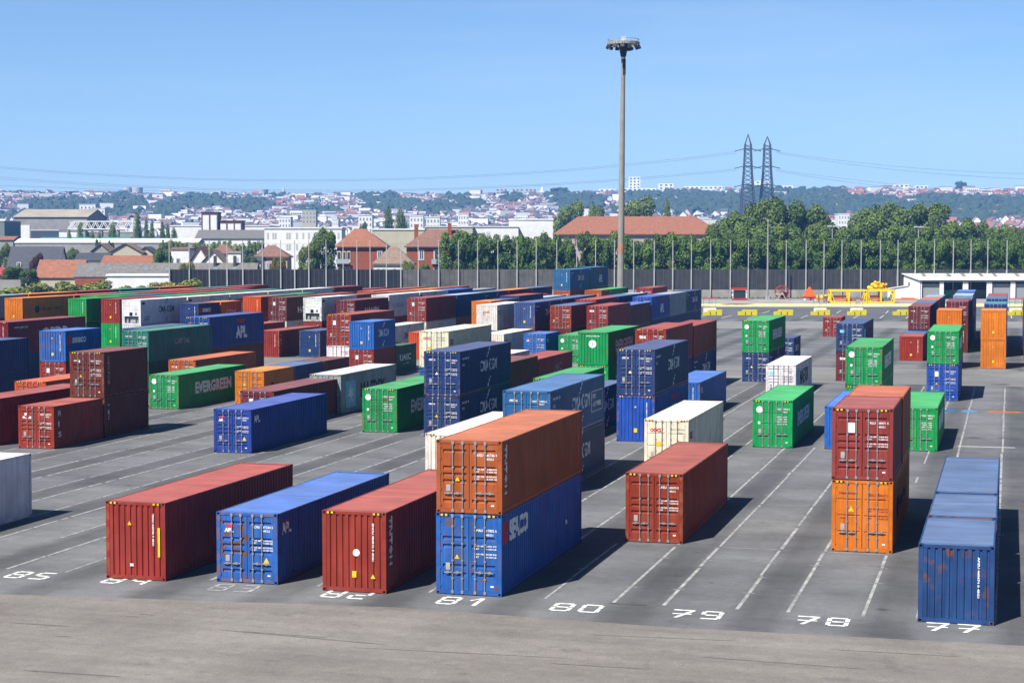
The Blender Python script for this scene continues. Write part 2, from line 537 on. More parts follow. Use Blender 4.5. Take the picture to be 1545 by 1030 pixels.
def m_roof(L, H, flat):
    b = MB()
    if flat:
        ys = [0.1, L - .1]; zs = [H - .022] * 2
    else:
        ys = []; zs = []; y = .12
        while y < L - .12:
            for t, d in ((0, 0), (.09, 0), (.115, 1), (.19, 1)):
                if y + t < L - .1:
                    ys.append(y + t); zs.append(H - .012 - .03 * d)
            y += .215
        ys.append(L - .1); zs.append(H - .012)
    xs = [.05, W / 2, W - .05]
    for xa, xb in zip(xs, xs[1:]):
        b.strip([(xa, y, z) for y, z in zip(ys, zs)], [(xb, y, z) for y, z in zip(ys, zs)])
    # welded plates over the corner fittings at each end
    for y0, y1 in ((.0, .32), (L - .32, L)):
        b.box(.17, W - .17, y0 + .02, y1 - .02, H - .012, H - .006)
    return b.mesh('roof_panel', M_ROOFP)

def m_frame(L, H, cast):
    b = MB()
    g = .178 if cast else 0.0
    for x0 in (0.006, W - .156):
        for y0 in (0.006, L - .156):
            b.box(x0, x0 + .15, y0, y0 + .15, .118 if cast else 0, H - .118 if cast else H)
    for x0 in (0.008, W - .058):
        b.box(x0, x0 + .05, .157, L - .157, .015, .17)
        b.box(x0 + .001, x0 + .049, .157, L - .157, H - .075, H - .005)
    for y0 in (0.012, L - .112):
        b.box(.157, W - .157, y0, y0 + .10, .012, .15)
        b.box(.157, W - .157, y0, y0 + .10, H - .115, H - .013)
    b.box(.08, W - .08, .13, L - .13, .13, .145)                       # floor underside
    n = int(L / .6)
    for k in range(1, n):
        b.box(.06, W - .06, k * L / n - .03, k * L / n + .03, .02, .125)
    if not cast:
        b.cur = 1
        for x0 in (0.0, W - .162):
            for y0 in (0.0, L - .178):
                for z0 in (0.0, H - .118):
                    b.box(x0, x0 + .162, y0 - .001, y0 + .179, z0, z0 + .118)
    return b.mesh('frame', [M_FRAME, M_CAST])

def m_cast():
    b = MB()
    x0, x1, y0, y1, z0, z1 = 0, .162, 0, .178, 0, .118
    def holed(o, u, v, nrm, hu, hv):
        o, u, v, nrm = map(Vector, (o, u, v, nrm))
        out = [o, o + u, o + u + v, o + v]
        c = o + u * .5 + v * .5
        inn = [c + u * (sx * hu) + v * (sy * hv) for sx, sy in ((-1, -1), (1, -1), (1, 1), (-1, 1))]
        deep = [p - nrm * .05 for p in inn]
        b.cur = 0
        for k in range(4):
            k2 = (k + 1) % 4
            b.quad(tuple(out[k]), tuple(out[k2]), tuple(inn[k2]), tuple(inn[k]))
        b.cur = 1
        for k in range(4):
            k2 = (k + 1) % 4
            b.quad(tuple(inn[k]), tuple(inn[k2]), tuple(deep[k2]), tuple(deep[k]))
        b.quad(*[tuple(p) for p in deep])
    holed((x0, y0, z0), (x1, 0, 0), (0, 0, z1), (0, -1, 0), .26, .30)
    holed((x1, y0, z0), (0, y1, 0), (0, 0, z1), (1, 0, 0), .26, .30)
    holed((x0, y1, z0), (0, -y1, 0), (0, 0, z1), (-1, 0, 0), .26, .30)
    holed((x0, y0, z1), (x1, 0, 0), (0, y1, 0), (0, 0, 1), .30, .26)
    b.cur = 0
    b.quad((x0, y0, z0), (x0, y1, z0), (x1, y1, z0), (x1, y0, z0))
    b.quad((x0, y1, z0), (x0, y1, z1), (x1, y1, z1), (x1, y1, z0))
    return b.mesh('corner_casting', [M_CAST, M_DARK], recalc=False)

def m_end(H, L, back=False):
    """corrugated front wall: nine wide flats with narrow troughs"""
    b = MB()
    xs = []; ds = []
    x = .16
    while x < W - .16 - .2:
        for t, d in ((0, 0), (.13, 0), (.155, 1), (.212, 1)):
            xs.append(x + t); ds.append(d)
        x += .2365
    xs.append(W - .16); ds.append(0)
    f = (lambda d: L - .02 - .045 * d) if back else (lambda d: .02 + .045 * d)
    b.strip([(xx, f(d), .14) for xx, d in zip(xs, ds)], [(xx, f(d), H - .11) for xx, d in zip(xs, ds)])
    return b.mesh('end_panel', M_PAINT, recalc=False)

def m_door(H, left, style, L, back=False):
    b = MB()
    x0, x1 = (.165, W / 2 - .012) if left else (W / 2 + .012, W - .165)
    z0, z1 = .155, H - .125
    h = z1 - z0
    Y = (lambda d: L - .03 - d) if back else (lambda d: .03 + d)
    xi0, xi1 = x0 + .085, x1 - .085
    zs = [z0 + .02]; dd = [0]
    def trough(zc, wd, dp):
        for a, d in ((-wd / 2 - .022, 0), (-wd / 2, dp), (wd / 2, dp), (wd / 2 + .022, 0)):
            zs.append(zc + a); dd.append(d)
    if style == 'rib':
        for fz in (.12, .42, .525, .63, .885):
            trough(z0 + h * fz, .085, .042)
    elif style == 'rib2':
        for fz in (.22, .33, .60, .71):
            trough(z0 + h * fz, .09, .042)
    else:
        for fz in (.25, .50, .75):
            trough(z0 + h * fz, .03, .03)
    zs.append(z1 - .02); dd.append(0)
    b.strip([(xi0, Y(d), z) for z, d in zip(zs, dd)], [(xi1, Y(d), z) for z, d in zip(zs, dd)])
    for a, c in ((x0, xi0 + .001), (xi1 - .001, x1)):
        b.quad((a, Y(-.004), z0), (c, Y(-.004), z0), (c, Y(-.004), z1), (a, Y(-.004), z1))
        for e in (a, c):
            b.quad((e, Y(-.004), z0), (e, Y(.06), z0), (e, Y(.06), z1), (e, Y(-.004), z1))
    for a, c in ((z0, z0 + .021), (z1 - .021, z1)):
        b.quad((xi0, Y(-.002), a), (xi1, Y(-.002), a), (xi1, Y(-.002), c), (xi0, Y(-.002), c))
    # hinges on the outer edge
    xe = x0 - .03 if left else x1 - .02
    for fz in (.06, .3, .55, .78, .95):
        ya, yb = sorted((Y(-.03), Y(.005)))
        b.box(xe, xe + .05, ya, yb, z0 + h * fz - .045, z0 + h * fz + .045)
    return b.mesh('door', M_PAINT, recalc=False)

def m_rod(H, x, side, L, back=False, handle=True):
    b = MB()
    y = (L + .004) if back else -.004
    b.cyl((x, y, .06), (x, y, H - .05), .021, n=6)
    for z in (.09, H - .09):                                   # cams
        b.box(x - .045, x + .045, y - .02, y + .028, z - .055, z + .055)
    for fz in (.2, .42, .63, .84):                             # guides
        b.box(x - .04, x + .04, y - .012, y + .026, H * fz - .025, H * fz + .025)
    if handle:
        zh = H * (.285 if side > 0 else .275)
        d = -.32 if side < 0 else .32
        b.bar((x, y - .028, zh), (x + d, y - .02, zh - .012), .028, .034)
        b.box(x + d * .55 - .05, x + d * .55 + .05, y - .03, y + .024, zh - .05, zh + .035)
    return b.mesh('lock_rod', M_ROD)

def m_reefer_end(H):
    b = MB()
    b.box(.155, W - .155, .03, .09, .95, H - .12)              # upper bulkhead
    b.box(.155, .30, .03, .5, .15, .95); b.box(W - .30, W - .155, .03, .5, .15, .95)
    b.box(.30, W - .30, .40, .5, .15, .95)
    for k in range(4):
        b.box(.30, W - .30, .34, .395, .22 + k * .19, .30 + k * .19)
    return b.mesh('end_panel', M_PAINT)
def m_reefer_unit(H):
    b = MB()
    b.cur = 0
    b.box(.95, 1.35, .02, .029, 1.0, 1.42)                     # fan grille
    b.box(1.72, 1.9, .02, .029, 1.1, 1.38)
    b.box(.31, W - .31, .10, .33, .80, .94)                    # dark block painted in for the shade of the machinery recess
    b.cur = 1
    b.cyl((.7, .2, .2), (.7, .2, .62), .13, n=10); b.box(1.05, 1.7, .12, .33, .2, .55); b.cyl((1.95, .2, .2), (1.95, .2, .5), .1, n=10)
    b.cur = 2
    b.box(.4, .62, .022, .029, H - .75, H - .66); b.box(.7, .85, .022, .029, H - .75, H - .66)
    b.cur = 3
    for z in (1.75, 2.15, H - .4):
        b.box(.25, W - .25, .024, .029, z, z + .012)
    return b.mesh('cooling_unit', [M_DARK, LET['grey'], LET['yellow'], LET['grey']])

# ---- lettering --------------------------------------------------------------
TXT = {}
def text_mesh(body, bold=0.012):
    """flat letter outlines, as vertices and faces in a unit box"""
    key = (body, bold)
    if key in TXT: return TXT[key]
    cu = bpy.data.curves.new('text', 'FONT')
    cu.body = body; cu.size = 1.0; cu.resolution_u = 2; cu.offset = bold; cu.fill_mode = 'FRONT'
    o = bpy.data.objects.new('text', cu); COL.objects.link(o)
    dg = bpy.context.evaluated_depsgraph_get()
    me = bpy.data.meshes.new_from_object(o.evaluated_get(dg))
    bpy.data.objects.remove(o); bpy.data.curves.remove(cu)
    vs = [v.co.copy() for v in me.vertices]; fs = [tuple(p.vertices) for p in me.polygons]
    bpy.data.meshes.remove(me)
    x0 = min(v.x for v in vs); x1 = max(v.x for v in vs); y0 = min(v.y for v in vs); y1 = max(v.y for v in vs)
    vs = [((v.x - x0) / (x1 - x0), (v.y - y0) / (y1 - y0)) for v in vs]
    TXT[key] = (vs, fs)
    return TXT[key]

def place2d(vs, fs, u, v, wd, ht, rot=0):
    out = []
    for a, c in vs:
        if rot == 0: out.append((u + a * wd, v + c * ht))
        else:        out.append((u + c * ht, v - a * wd))              # reads downwards, letters on their side
    return out, fs

def letters(parts, surf, L, H, mat, flat=False, style='rib', name='lettering'):
    """parts: list of (verts2d, faces) on a wall; side lettering follows the corrugation"""
    bm = bmesh.new()
    for vs, fs in parts:
        bv = [bm.verts.new((a, c, 0)) for a, c in vs]
        for f in fs:
            try: bm.faces.new([bv[k] for k in f])
            except ValueError: pass
    if surf in ('R', 'B') and not flat:
        ua = min(v.co.x for v in bm.verts); ub = max(v.co.x for v in bm.verts)
        for u in side_us(L):
            if ua < u < ub:
                bmesh.ops.bisect_plane(bm, geom=bm.verts[:] + bm.edges[:] + bm.faces[:], plane_co=(u, 0, 0), plane_no=(1, 0, 0))
    for v in bm.verts:
        a, c = v.co.x, v.co.y
        if surf == 'R':
            v.co = (W - .012 + .005 - (0 if flat else depth_at(a, L)), a, c)
        else:
            v.co = (a, .02 if style != 'plain' else .014, c)
    me = bpy.data.meshes.new(name)
    bm.to_mesh(me); bm.free()
    me.materials.append(mat)
    return me

def rect2(u0, u1, v0, v1): return ([(u0, v0), (u1, v0), (u1, v1), (u0, v1)], [(0, 1, 2, 3)])
def disc2(u, v, r, n=20): return ([(u + r * math.cos(2 * PI * k / n), v + r * math.sin(2 * PI * k / n)) for k in range(n)], [tuple(range(n))])
def star2(u, v, r, n=7, q=.38):
    pts = [(u + (r if k % 2 == 0 else r * q) * math.sin(PI * k / n), v + (r if k % 2 == 0 else r * q) * math.cos(PI * k / n)) for k in range(2 * n)]
    return ([(u, v)] + pts, [(0, 1 + k, 1 + (k + 1) % (2 * n)) for k in range(2 * n)])
def tri2(u, v, s): return ([(u - s / 2, v), (u + s / 2, v), (u, v + s * .9)], [(0, 1, 2)])
def swoosh2(u, v, s, flip=1):
    pts = []
    n = 7
    for k in range(n + 1):
        t = k / n
        pts.append((u + flip * s * t, v + flip * s * (.55 * t + .75 * t * t * .6)))
    for k in range(n, -1, -1):
        t = k / n
        pts.append((u + flip * s * (t + .03), v + flip * s * (.55 * t + .75 * t * t * .6 - .30 * t)))
    m = n + 1
    return (pts, [(k, k + 1, 2 * m - 2 - k, 2 * m - 1 - k) for k in range(n)])

def bay_numbers():
    for num, px, py in ((85, 45, 868), (84, 191, 876), (83, 352, 887), (82, 523, 897), (81, 697, 907), (80, 869, 917), (79, 1050, 927), (78, 1240, 937), (77, 1437, 947)):
        p = gnd(px, py)
        b = MB()
        wd, ht, t = .74, 1.3, .15
        for k, ch in enumerate(str(num)):
            x0 = -.85 + k * 1.0; y0 = -.62
            def q(ax, ay, bx, by, cx, cy, dx_, dy, z=0): b.quad(*[(x0 + u_, y0 + v_, z) for u_, v_ in ((ax, ay), (bx, by), (cx, cy), (dx_, dy))])
            if ch == '7':
                q(0, ht - t, wd, ht - t, wd, ht, 0, ht); q(wd - t * 1.1, ht - t, wd, ht - t, wd * .45, 0, wd * .45 - t, 0); q(.05, ht * .42, wd * .95, ht * .42, wd * .95, ht * .42 + t * .8, .05, ht * .42 + t * .8, .001)
            elif ch == '1':
                q(wd * .5, 0, wd * .5 + t, 0, wd * .5 + t, ht, wd * .5, ht); q(wd * .1, ht * .66, wd * .1 + t * .4, ht * .58, wd * .5, ht - t, wd * .5, ht, .001)
            else:
                g = .06                                        # bevelled corners and stencil gaps
                S_ = {'a': (t * .6, ht - t, wd - t * .6, ht - t, wd - t * .6, ht, t * .6, ht), 'd': (t * .6, 0, wd - t * .6, 0, wd - t * .6, t, t * .6, t), 'g': (t + .02, ht / 2 - t / 2, wd - t - .02, ht / 2 - t / 2, wd - t - .02, ht / 2 + t / 2, t + .02, ht / 2 + t / 2),
                      'f': (0, ht / 2 + g, t, ht / 2 + g, t, ht - t - .01, 0, ht - t * .7), 'e': (0, t * .7, t, t + .01, t, ht / 2 - g, 0, ht / 2 - g), 'b': (wd - t, ht / 2 + g, wd, ht / 2 + g, wd, ht - t * .7, wd - t, ht - t - .01), 'c': (wd - t, t + .01, wd, t * .7, wd, ht / 2 - g, wd - t, ht / 2 - g)}
                for s_ in {'8': 'abcdefg', '9': 'abcdfg', '0': 'abcdef', '2': 'abged', '3': 'abgcd', '4': 'fgbc', '5': 'afgcd'}[ch]: q(*S_[s_])
        me = b.mesh('bay_number', M_LINE if num == 83 else simple('worn_number_paint', (0.80, 0.80, 0.78), 0.8, 0, 0.45, 3.5, af=.9), recalc=False)
        o = link('bay_number', me, None, (p.x, p.y, 0.0135)); o['kind'] = 'structure'
bay_numbers()

def T(body, u, v, wd, ht, rot=0, bold=.02):
    vs, fs = text_mesh(body, bold)
    return place2d(vs, fs, u, v, wd, ht, rot)
def stacked(body, u, v, wd, ht, gap):
    out = []
    for ch in body:
        if ch != ' ':
            out.append(T(ch, u, v - ht, wd * (.35 if ch == 'I' else 1), ht))
        v -= ht + gap
    return out

def brand_marks(brand, L, H):
    """list of (part name, surface, colour, shapes)"""
    o = []
    c = L / 2
    k = L / 12.192
    wide = lambda s: s * (1 if L > 8 else .72)
    if brand in ('cma', 'cmaw', 'cmab'):
        col = 'dark' if brand == 'cmaw' else 'white'
        u = .38 * L if L > 8 else .22 * L
        wd = wide(4.0); ht = .78 if L > 8 else .7
        sh = [T('CMA CGM', u, H * .43, wd, ht)]
        o.append(('emblem', 'R', col, [swoosh2(u + wd * .36, H * .74, .85)])); o.append(('emblem', 'R', col, [swoosh2(u + wd * .66, H * .30, .8, -1), ]))
        if brand == 'cmaw':
            sh += [T('LEADER IN', .9, H * .26, 1.5, .16), T('REEFER', .9, H * .16, 1.3, .16), rect2(.3, 1.1, H * .80, H * .9)]
        if brand == 'cmab':
            o.append(('lettered_box', 'R', col, [rect2(u + wd + .4, u + wd + 3.0, H * .70, H * .715), rect2(u + wd + .4, u + wd + 3.0, H * .28, H * .295),
                   rect2(u + wd + .4, u + wd + .44, H * .30, H * .695), rect2(u + wd + 2.96, u + wd + 3.0, H * .30, H * .695),
                   T('ECO', u + wd + .7, H * .56, .8, .25), T('CONTAINER', u + wd + .7, H * .38, 2.0, .28)]))
        o.append(('lettering', 'R', col, sh))
        if L > 8 and brand != 'cmaw':
            o.append(('lettering', 'R', 'white', [T('CMAU', .5, H * .80, .8, .14), T('4371', 1.4, H * .80, .7, .14), T('45G1', .5, H * .66, .7, .14)]))
    elif brand == 'apl':
        u = .47 * L
        o.append(('lettering', 'R', 'white', [T('APL', u, H * .24, wide(2.5), 1.15, bold=.05)]))
        w2 = wide(2.4)
        o.append(('emblem', 'R', 'red', [([(u, H * .88), (u + w2 * .28, H * .84), (u + w2 * .5, H * .87), (u + w2 * .72, H * .84), (u + w2, H * .88), (u + w2 * .78, H * .76), (u + w2 * .5, H * .73), (u + w2 * .22, H * .76)], [(0, 1, 7), (1, 2, 6, 7), (2, 3, 5, 6), (3, 4, 5)])]))
    elif brand == 'apls':
        o.append(('lettering', 'R', 'white', [T('APL', .45, H * .68, .9, .42, bold=.05)]))
        o.append(('emblem', 'R', 'red', [([(.45, H * .88), (.9, H * .855), (1.4, H * .88), (.95, H * .835)], [(0, 1, 2, 3)])]))
        o.append(('lettering', 'R', 'sky', [T('APHU 6872', L - .55, H * .8, 1.6, .11, 1)]))
    elif brand == 'evergreen':
        o.append(('lettering', 'R', 'white', [T('EVERGREEN', .24 * L, H * .36, wide(6.6), .92, bold=.05)]))
    elif brand == 'maersk':
        o.append(('emblem', 'R', 'sky', [rect2(1.1, 3.1, H * .12, H * .80)]))
        o.append(('lettering', 'R', 'dark', [T('MAERSK', 4.1, H * .30, 5.6, 1.15, bold=.03)]))
        o.append(('star', 'R', 'white', [star2(2.1, H * .47, .75)]))
    elif brand == 'maerskd':
        o.append(('lettering', 'R', 'dark', [T('MAERSK', 3.2, H * .28, 6.4, 1.25, bold=.03)]))
        o.append(('emblem', 'R', 'sky', [rect2(1.0, 2.6, H * .25, H * .80)]))
    elif brand == 'hapag':
        o.append(('emblem', 'R', 'navy', [([(.25 * L, H * .34), (.31 * L, H * .34), (.335 * L, H * .50), (.31 * L, H * .64), (.25 * L, H * .64), (.235 * L, H * .5)], [(0, 1, 2, 3, 4, 5)])]))
        o.append(('lettering', 'R', 'navy', [T('Hapag-Lloyd', .36 * L, H * .40, .40 * L, .55)]))
    elif brand == 'opdr':
        o.append(('lettering', 'R', 'white', [T('OPDR', L * .42, H * .32, 4.9, 1.25, bold=.05), T('www.opdr.com', 1.0, H * .76, 2.4, .28)]))
    elif brand == 'seaco':
        o.append(('emblem', 'R', 'red', [rect2(.35, 1.0, H * .58, H * .80)]))
        o.append(('lettering', 'R', 'white', [T('seaco', 1.2, H * .58, 2.3, .5, bold=.04)]))
    elif brand == 'seacoc':
        o.append(('emblem', 'R', 'red', [rect2(.3, .95, H * .62, H * .90)]))
        o.append(('lettering', 'R', 'white', [T('SEACO', 1.1, H * .62, 2.55, .78, bold=.05), disc2(9.6, H * .42, .09)]))
    elif brand == 'triton':
        o.append(('lettering', 'R', 'white', [T('TRITON', .42, H * .93, 1.75, .30, 1)]))
        o.append(('lettering', 'R', 'white', [T('TCNU 5973', L - .6, H * .78, 1.3, .1, 1)]))
    elif brand == 'tritons':
        o.append(('lettering', 'R', 'worn', [T('TCNU 708471 5 4561', .45, H * .88, 1.7, .11, 1)]))
    elif brand == 'cronos':
        o.append(('lettering', 'R', 'worn', stacked('CRONOS', .55, H * .90, .28, .24, .07)))
    elif brand == 'tex':
        o.append(('lettering', 'R', 'white', stacked('TEX', .45, H * .82, .26, .26, .10)))
    elif brand == 'ris':
        o.append(('lettering', 'R', 'white', stacked('RIS', .55, H * .88, .42, .34, .30)))
    elif brand == 'capital':
        o.append(('lettering', 'R', 'grey', [T('CAPITAL', .40 * L, H * .48, 3.0, .5)]))
    elif brand == 'uasc':
        o.append(('lettering', 'R', 'white', [T('UASC', 1.2, H * .42, 3.2, .62), T('CONTAINER', L - .85, H * .80, 1.3, .16, 1), T('AR', 2.2, H * .26, .3, .16), T('FLEET', 3.1, H * .28, .8, .12)]))
    elif brand == 'oocl':
        o.append(('lettering', 'R', 'maroon', [T('OOCL', .5, H * .60, .95, .5, bold=.04)]))
    elif brand == 'hanjin':
        o.append(('lettering', 'R', 'white', [T('HANJIN', .30 * L, H * .22, 5.0, 1.0, bold=.02)]))
    elif brand == 'csnj':
        o.append(('lettering', 'R', 'white', [T('CSNJ', .25 * L, H * .30, 3.0, .8)]))
    elif brand == 'hsud':
        o.append(('emblem', 'R', 'red', [([(1.6, H * .62), (4.6, H * .66), (5.4, H * .80), (1.2, H * .76)], [(0, 1, 2, 3)])]))
    elif brand == 'box':
        o.append(('lettering', 'R', 'grey', [T('CONTAINER', 2.0, H * .42, 4.0, .5)]))
    elif brand == 'U':
        o.append(('lettering', 'R', 'grey', [T('UASC', 5.2, H * .42, 3.0, .8)]))
    # front
    return o

CODES = ['TCNU 597344 5', 'APZU 460674 0', 'GESU 380617 2', 'CMAU 417802 6', 'TEXU 445746 9', 'HLXU 850279 8', 'EMCU 984512 3', 'TRLU 708471 5']
def door_marks(brand, H, colname, rs):
    o = []
    wl = 'dark' if colname in ('white', 'cream') else 'white'
    if brand == 'hapag': wl = 'maroon'
    code = CODES[rs.randrange(len(CODES))]
    a, n = code[:4], code[5:]
    sh = [T(a, 1.42, H * .785, .32, .095), T(n, 1.80, H * .785, .45, .095), T('45G1', 1.86, H * .735, .26, .08)]
    rows = (.60, .565, .50, .465)
    for i, fz in enumerate(rows):
        sh += [T('MAX GR' if i % 2 == 0 else 'NET', 1.42, H * fz, .36 if i % 2 == 0 else .18, .055, bold=.03), T(['32.500 KG', '71.650 LB', '28.720 KG', '63.320 LB'][i], 1.82, H * fz, .42, .055, bold=.03)]
    o.append(('lettering', 'D', wl, sh))
    if brand == 'evergreen':
        o = [('lettering', 'D', 'white', [T(a, 1.42, H * .80, .32, .10), T(n, 1.80, H * .80, .45, .10), T('45G1', 1.86, H * .74, .26, .09)] + [T(s, 1.5, H * (.64 - .05 * i), .6, .07) for i, s in enumerate(['MGW 32.500', 'TARE 3.780', 'NET 28.720', 'CU.CAP 76'])])]
        o.append(('emblem', 'D', 'white', [disc2(.42, H * .80, .20), disc2(.40, H * .52, .085)]))
    elif brand in ('apl', 'apls'):
        o.append(('lettering', 'D', 'white', [T('APL', .32, H * .715, .36, .16, bold=.06)]))
        o.append(('emblem', 'D', 'red', [([(.33, H * .83), (.72, H * .83), (.70, H * .795), (.38, H * .795)], [(0, 1, 2, 3)])]))
        o.append(('placard', 'D', 'yellow', [tri2(1.98, H * .29, .24)]))
    elif brand in ('cma', 'cmab'):
        o.append(('lettering', 'D', 'white', [T('CMA CGM', .34, H * .79, .42, .09, bold=.04), rect2(.36, .7, H * .825, H * .832)]))
        o.append(('placard', 'D', 'white' if rs.random() < .5 else 'yellow', [tri2(.86, H * .48, .2)]))
    elif brand == 'hapag':
        o.append(('lettering', 'D', 'maroon', [T('Hapag-Lloyd', .30, H * .80, .70, .11, bold=.04), T('4-4', .35, H * .46, .2, .07)]))
        o.append(('placard', 'D', 'yellow', [tri2(.78, H * .565, .24)]))
    elif brand == 'oocl':
        o = [('lettering', 'D', 'grey', [T(a, 1.42, H * .80, .32, .10), T(n, 1.80, H * .80, .45, .10), T('45G1', 1.86, H * .74, .26, .09), T('MGW 30.480', 1.45, H * .52, .7, .08)])]
        o.append(('lettering', 'D', 'red', [T('OOCL', .32, H * .76, .66, .22, bold=.06)]))
        o.append(('placard', 'D', 'yellow', [rect2(.66, .98, H * .50, H * .58)]))
    elif brand in ('tex', 'texd'):
        o.append(('lettering', 'D', 'white', [T('tex', .34, H * .74, .55, .26, bold=.06)]))
    elif brand == 'ris':
        o.append(('lettering', 'D', 'white', [T('R.I.S', .30, H * .70, .6, .14, bold=.05), disc2(.5, H * .80, .08)]))
    elif brand == 'capital':
        o.append(('lettering', 'D', 'white', [T('CAPITAL', .3, H * .80, .62, .10)]))
    elif brand in ('maersk', 'maerskd'):
        o.append(('emblem', 'D', 'sky', [rect2(.34, .72, H * .68, H * .78)]))
    else:
        q = rs.random()
        if q < .45:
            o.append(('placard', 'D', 'white', [rect2(.62, .92, H * .66, H * .80)]))
        elif q < .7:
            o.append(('placard', 'D', 'white', [disc2(.66, H * .79, .09), rect2(.3, .52, H * .795, H * .81)]))
        if rs.random() < .5:
            o.append(('placard', 'D', 'yellow', [tri2(.78, H * .44, .18)]))
    o.append(('data_plate', 'D', 'grey', [rect2(.36, .52, H * .30, H * .39)]))
    o.append(('placard', 'D', 'white', [rect2(2.02, 2.14, H * .105, H * .125)]))
    return o

def end_marks(brand, H, colname, rs):
    wl = 'red' if brand == 'oocl' else 'white'
    code = CODES[rs.randrange(len(CODES))]
    o = []
    if brand == 'oocl':
        o.append(('lettering', 'E', 'red', [T('OOCL', .75, H * .68, .8, .22, bold=.05)]))
    elif brand == 'evergreen':
        o.append(('lettering', 'E', 'white', [T('EMCU 984512', .7, H * .86, 1.05, .1)]))
        o.append(('emblem', 'E', 'white', [disc2(1.18, H * .64, .31)]))
        o.append(('star', 'E', 'blue', [star2(1.18, H * .64, .1, 4)]))
    elif colname != 'orange':
        o.append(('lettering', 'E', 'white', [T(code + ' 45G1', 1.90, H * .86, 1.35 if brand != 'stripe' else 1.2, .07, 1, .04)]))
    if brand == 'stripe':
        o.append(('placard', 'E', 'yellow', [rect2(2.12, 2.21, H * .30, H * .68)])); o.append(('placard', 'E', 'yellow', [tri2(.97, H * .70, .17)]))
        o.append(('placard', 'E', 'white', [rect2(.98, 1.12, H * .17, H * .205)]))
    elif brand == 'triton':
        o.append(('placard', 'E', 'white', [disc2(1.3, H * .49, .13)])); o.append(('placard', 'E', 'yellow', [rect2(1.14, 1.30, H * .18, H * .26)])); o.append(('placard', 'E', 'yellow', [tri2(1.93, H * .175, .18)]))
    elif brand not in ('evergreen', 'oocl', 'tritons') and rs.random() < .6:
        o.append(('placard', 'E', 'yellow', [rect2(1.12, 1.32, H * .20, H * .29)])); o.append(('placard', 'E', 'yellow', [tri2(1.2, H * .74, .15)]))
    return o

PAL = dict(red='a93528', brick='ad3b24', maroon='7c2b30', darkred='a03c34', brown='7a3328', rust='c8642e', orange='f5870f', orangered='e65a1e', green='00ad55', teal='2e8a78', dgreen='1f6b4a',
           blue='2f72d2', royal='1f55c2', navy='284682', dnavy='23508f', apl='224da4', steel='446494', cmablue='2f6fae', white='e4e4e0', cream='ece6d2', grey='a9b4ba', pale='9fbcd2', bred='d81f1a', crimson='97202f')
WORD = dict(red='red', brick='brick red', maroon='maroon', darkred='dark red', dnavy='dull navy blue', apl='deep blue', brown='brown', rust='rusty orange', orange='bright orange', orangered='orange red', green='bright green', teal='teal green', dgreen='dark green',
            blue='blue', royal='royal blue', navy='navy blue', steel='faded steel blue', cmablue='mid blue', white='white', cream='cream', grey='pale grey', pale='pale blue', bred='vivid red', crimson='crimson')
MARKW = dict(cma='two white swooshes on its side', cmaw='dark swoosh lettering on its pale side', cmab='a white lettered box on its side', apl='large white letters under a red bird', apls='small white letters near its end',
             evergreen='big white capital letters on its side', maersk='a white star on a blue square', maerskd='big dark letters on its side', hapag='a navy emblem on its side', opdr='huge white letters on its side',
             seaco='white letters by its near end', seacoc='a red square and white capitals', triton='white letters running down its edge', tritons='small worn figures down its edge', cronos='worn yellowish letters stacked down its edge', tex='three white letters stacked down its edge',
             ris='three spaced white letters down its edge', capital='grey capital letters on its side', uasc='white capitals and vertical lettering', oocl='dark red letters on its side', hanjin='tall white capitals on its side', csnj='pale wide capitals on its side',
             hsud='a dark red shape on its side', box='faint grey lettering', texd='three white letters on its door', stripe='a yellow strip on its end', U='a grey outlined letter on its side')
ALLC = []
CASTME = None

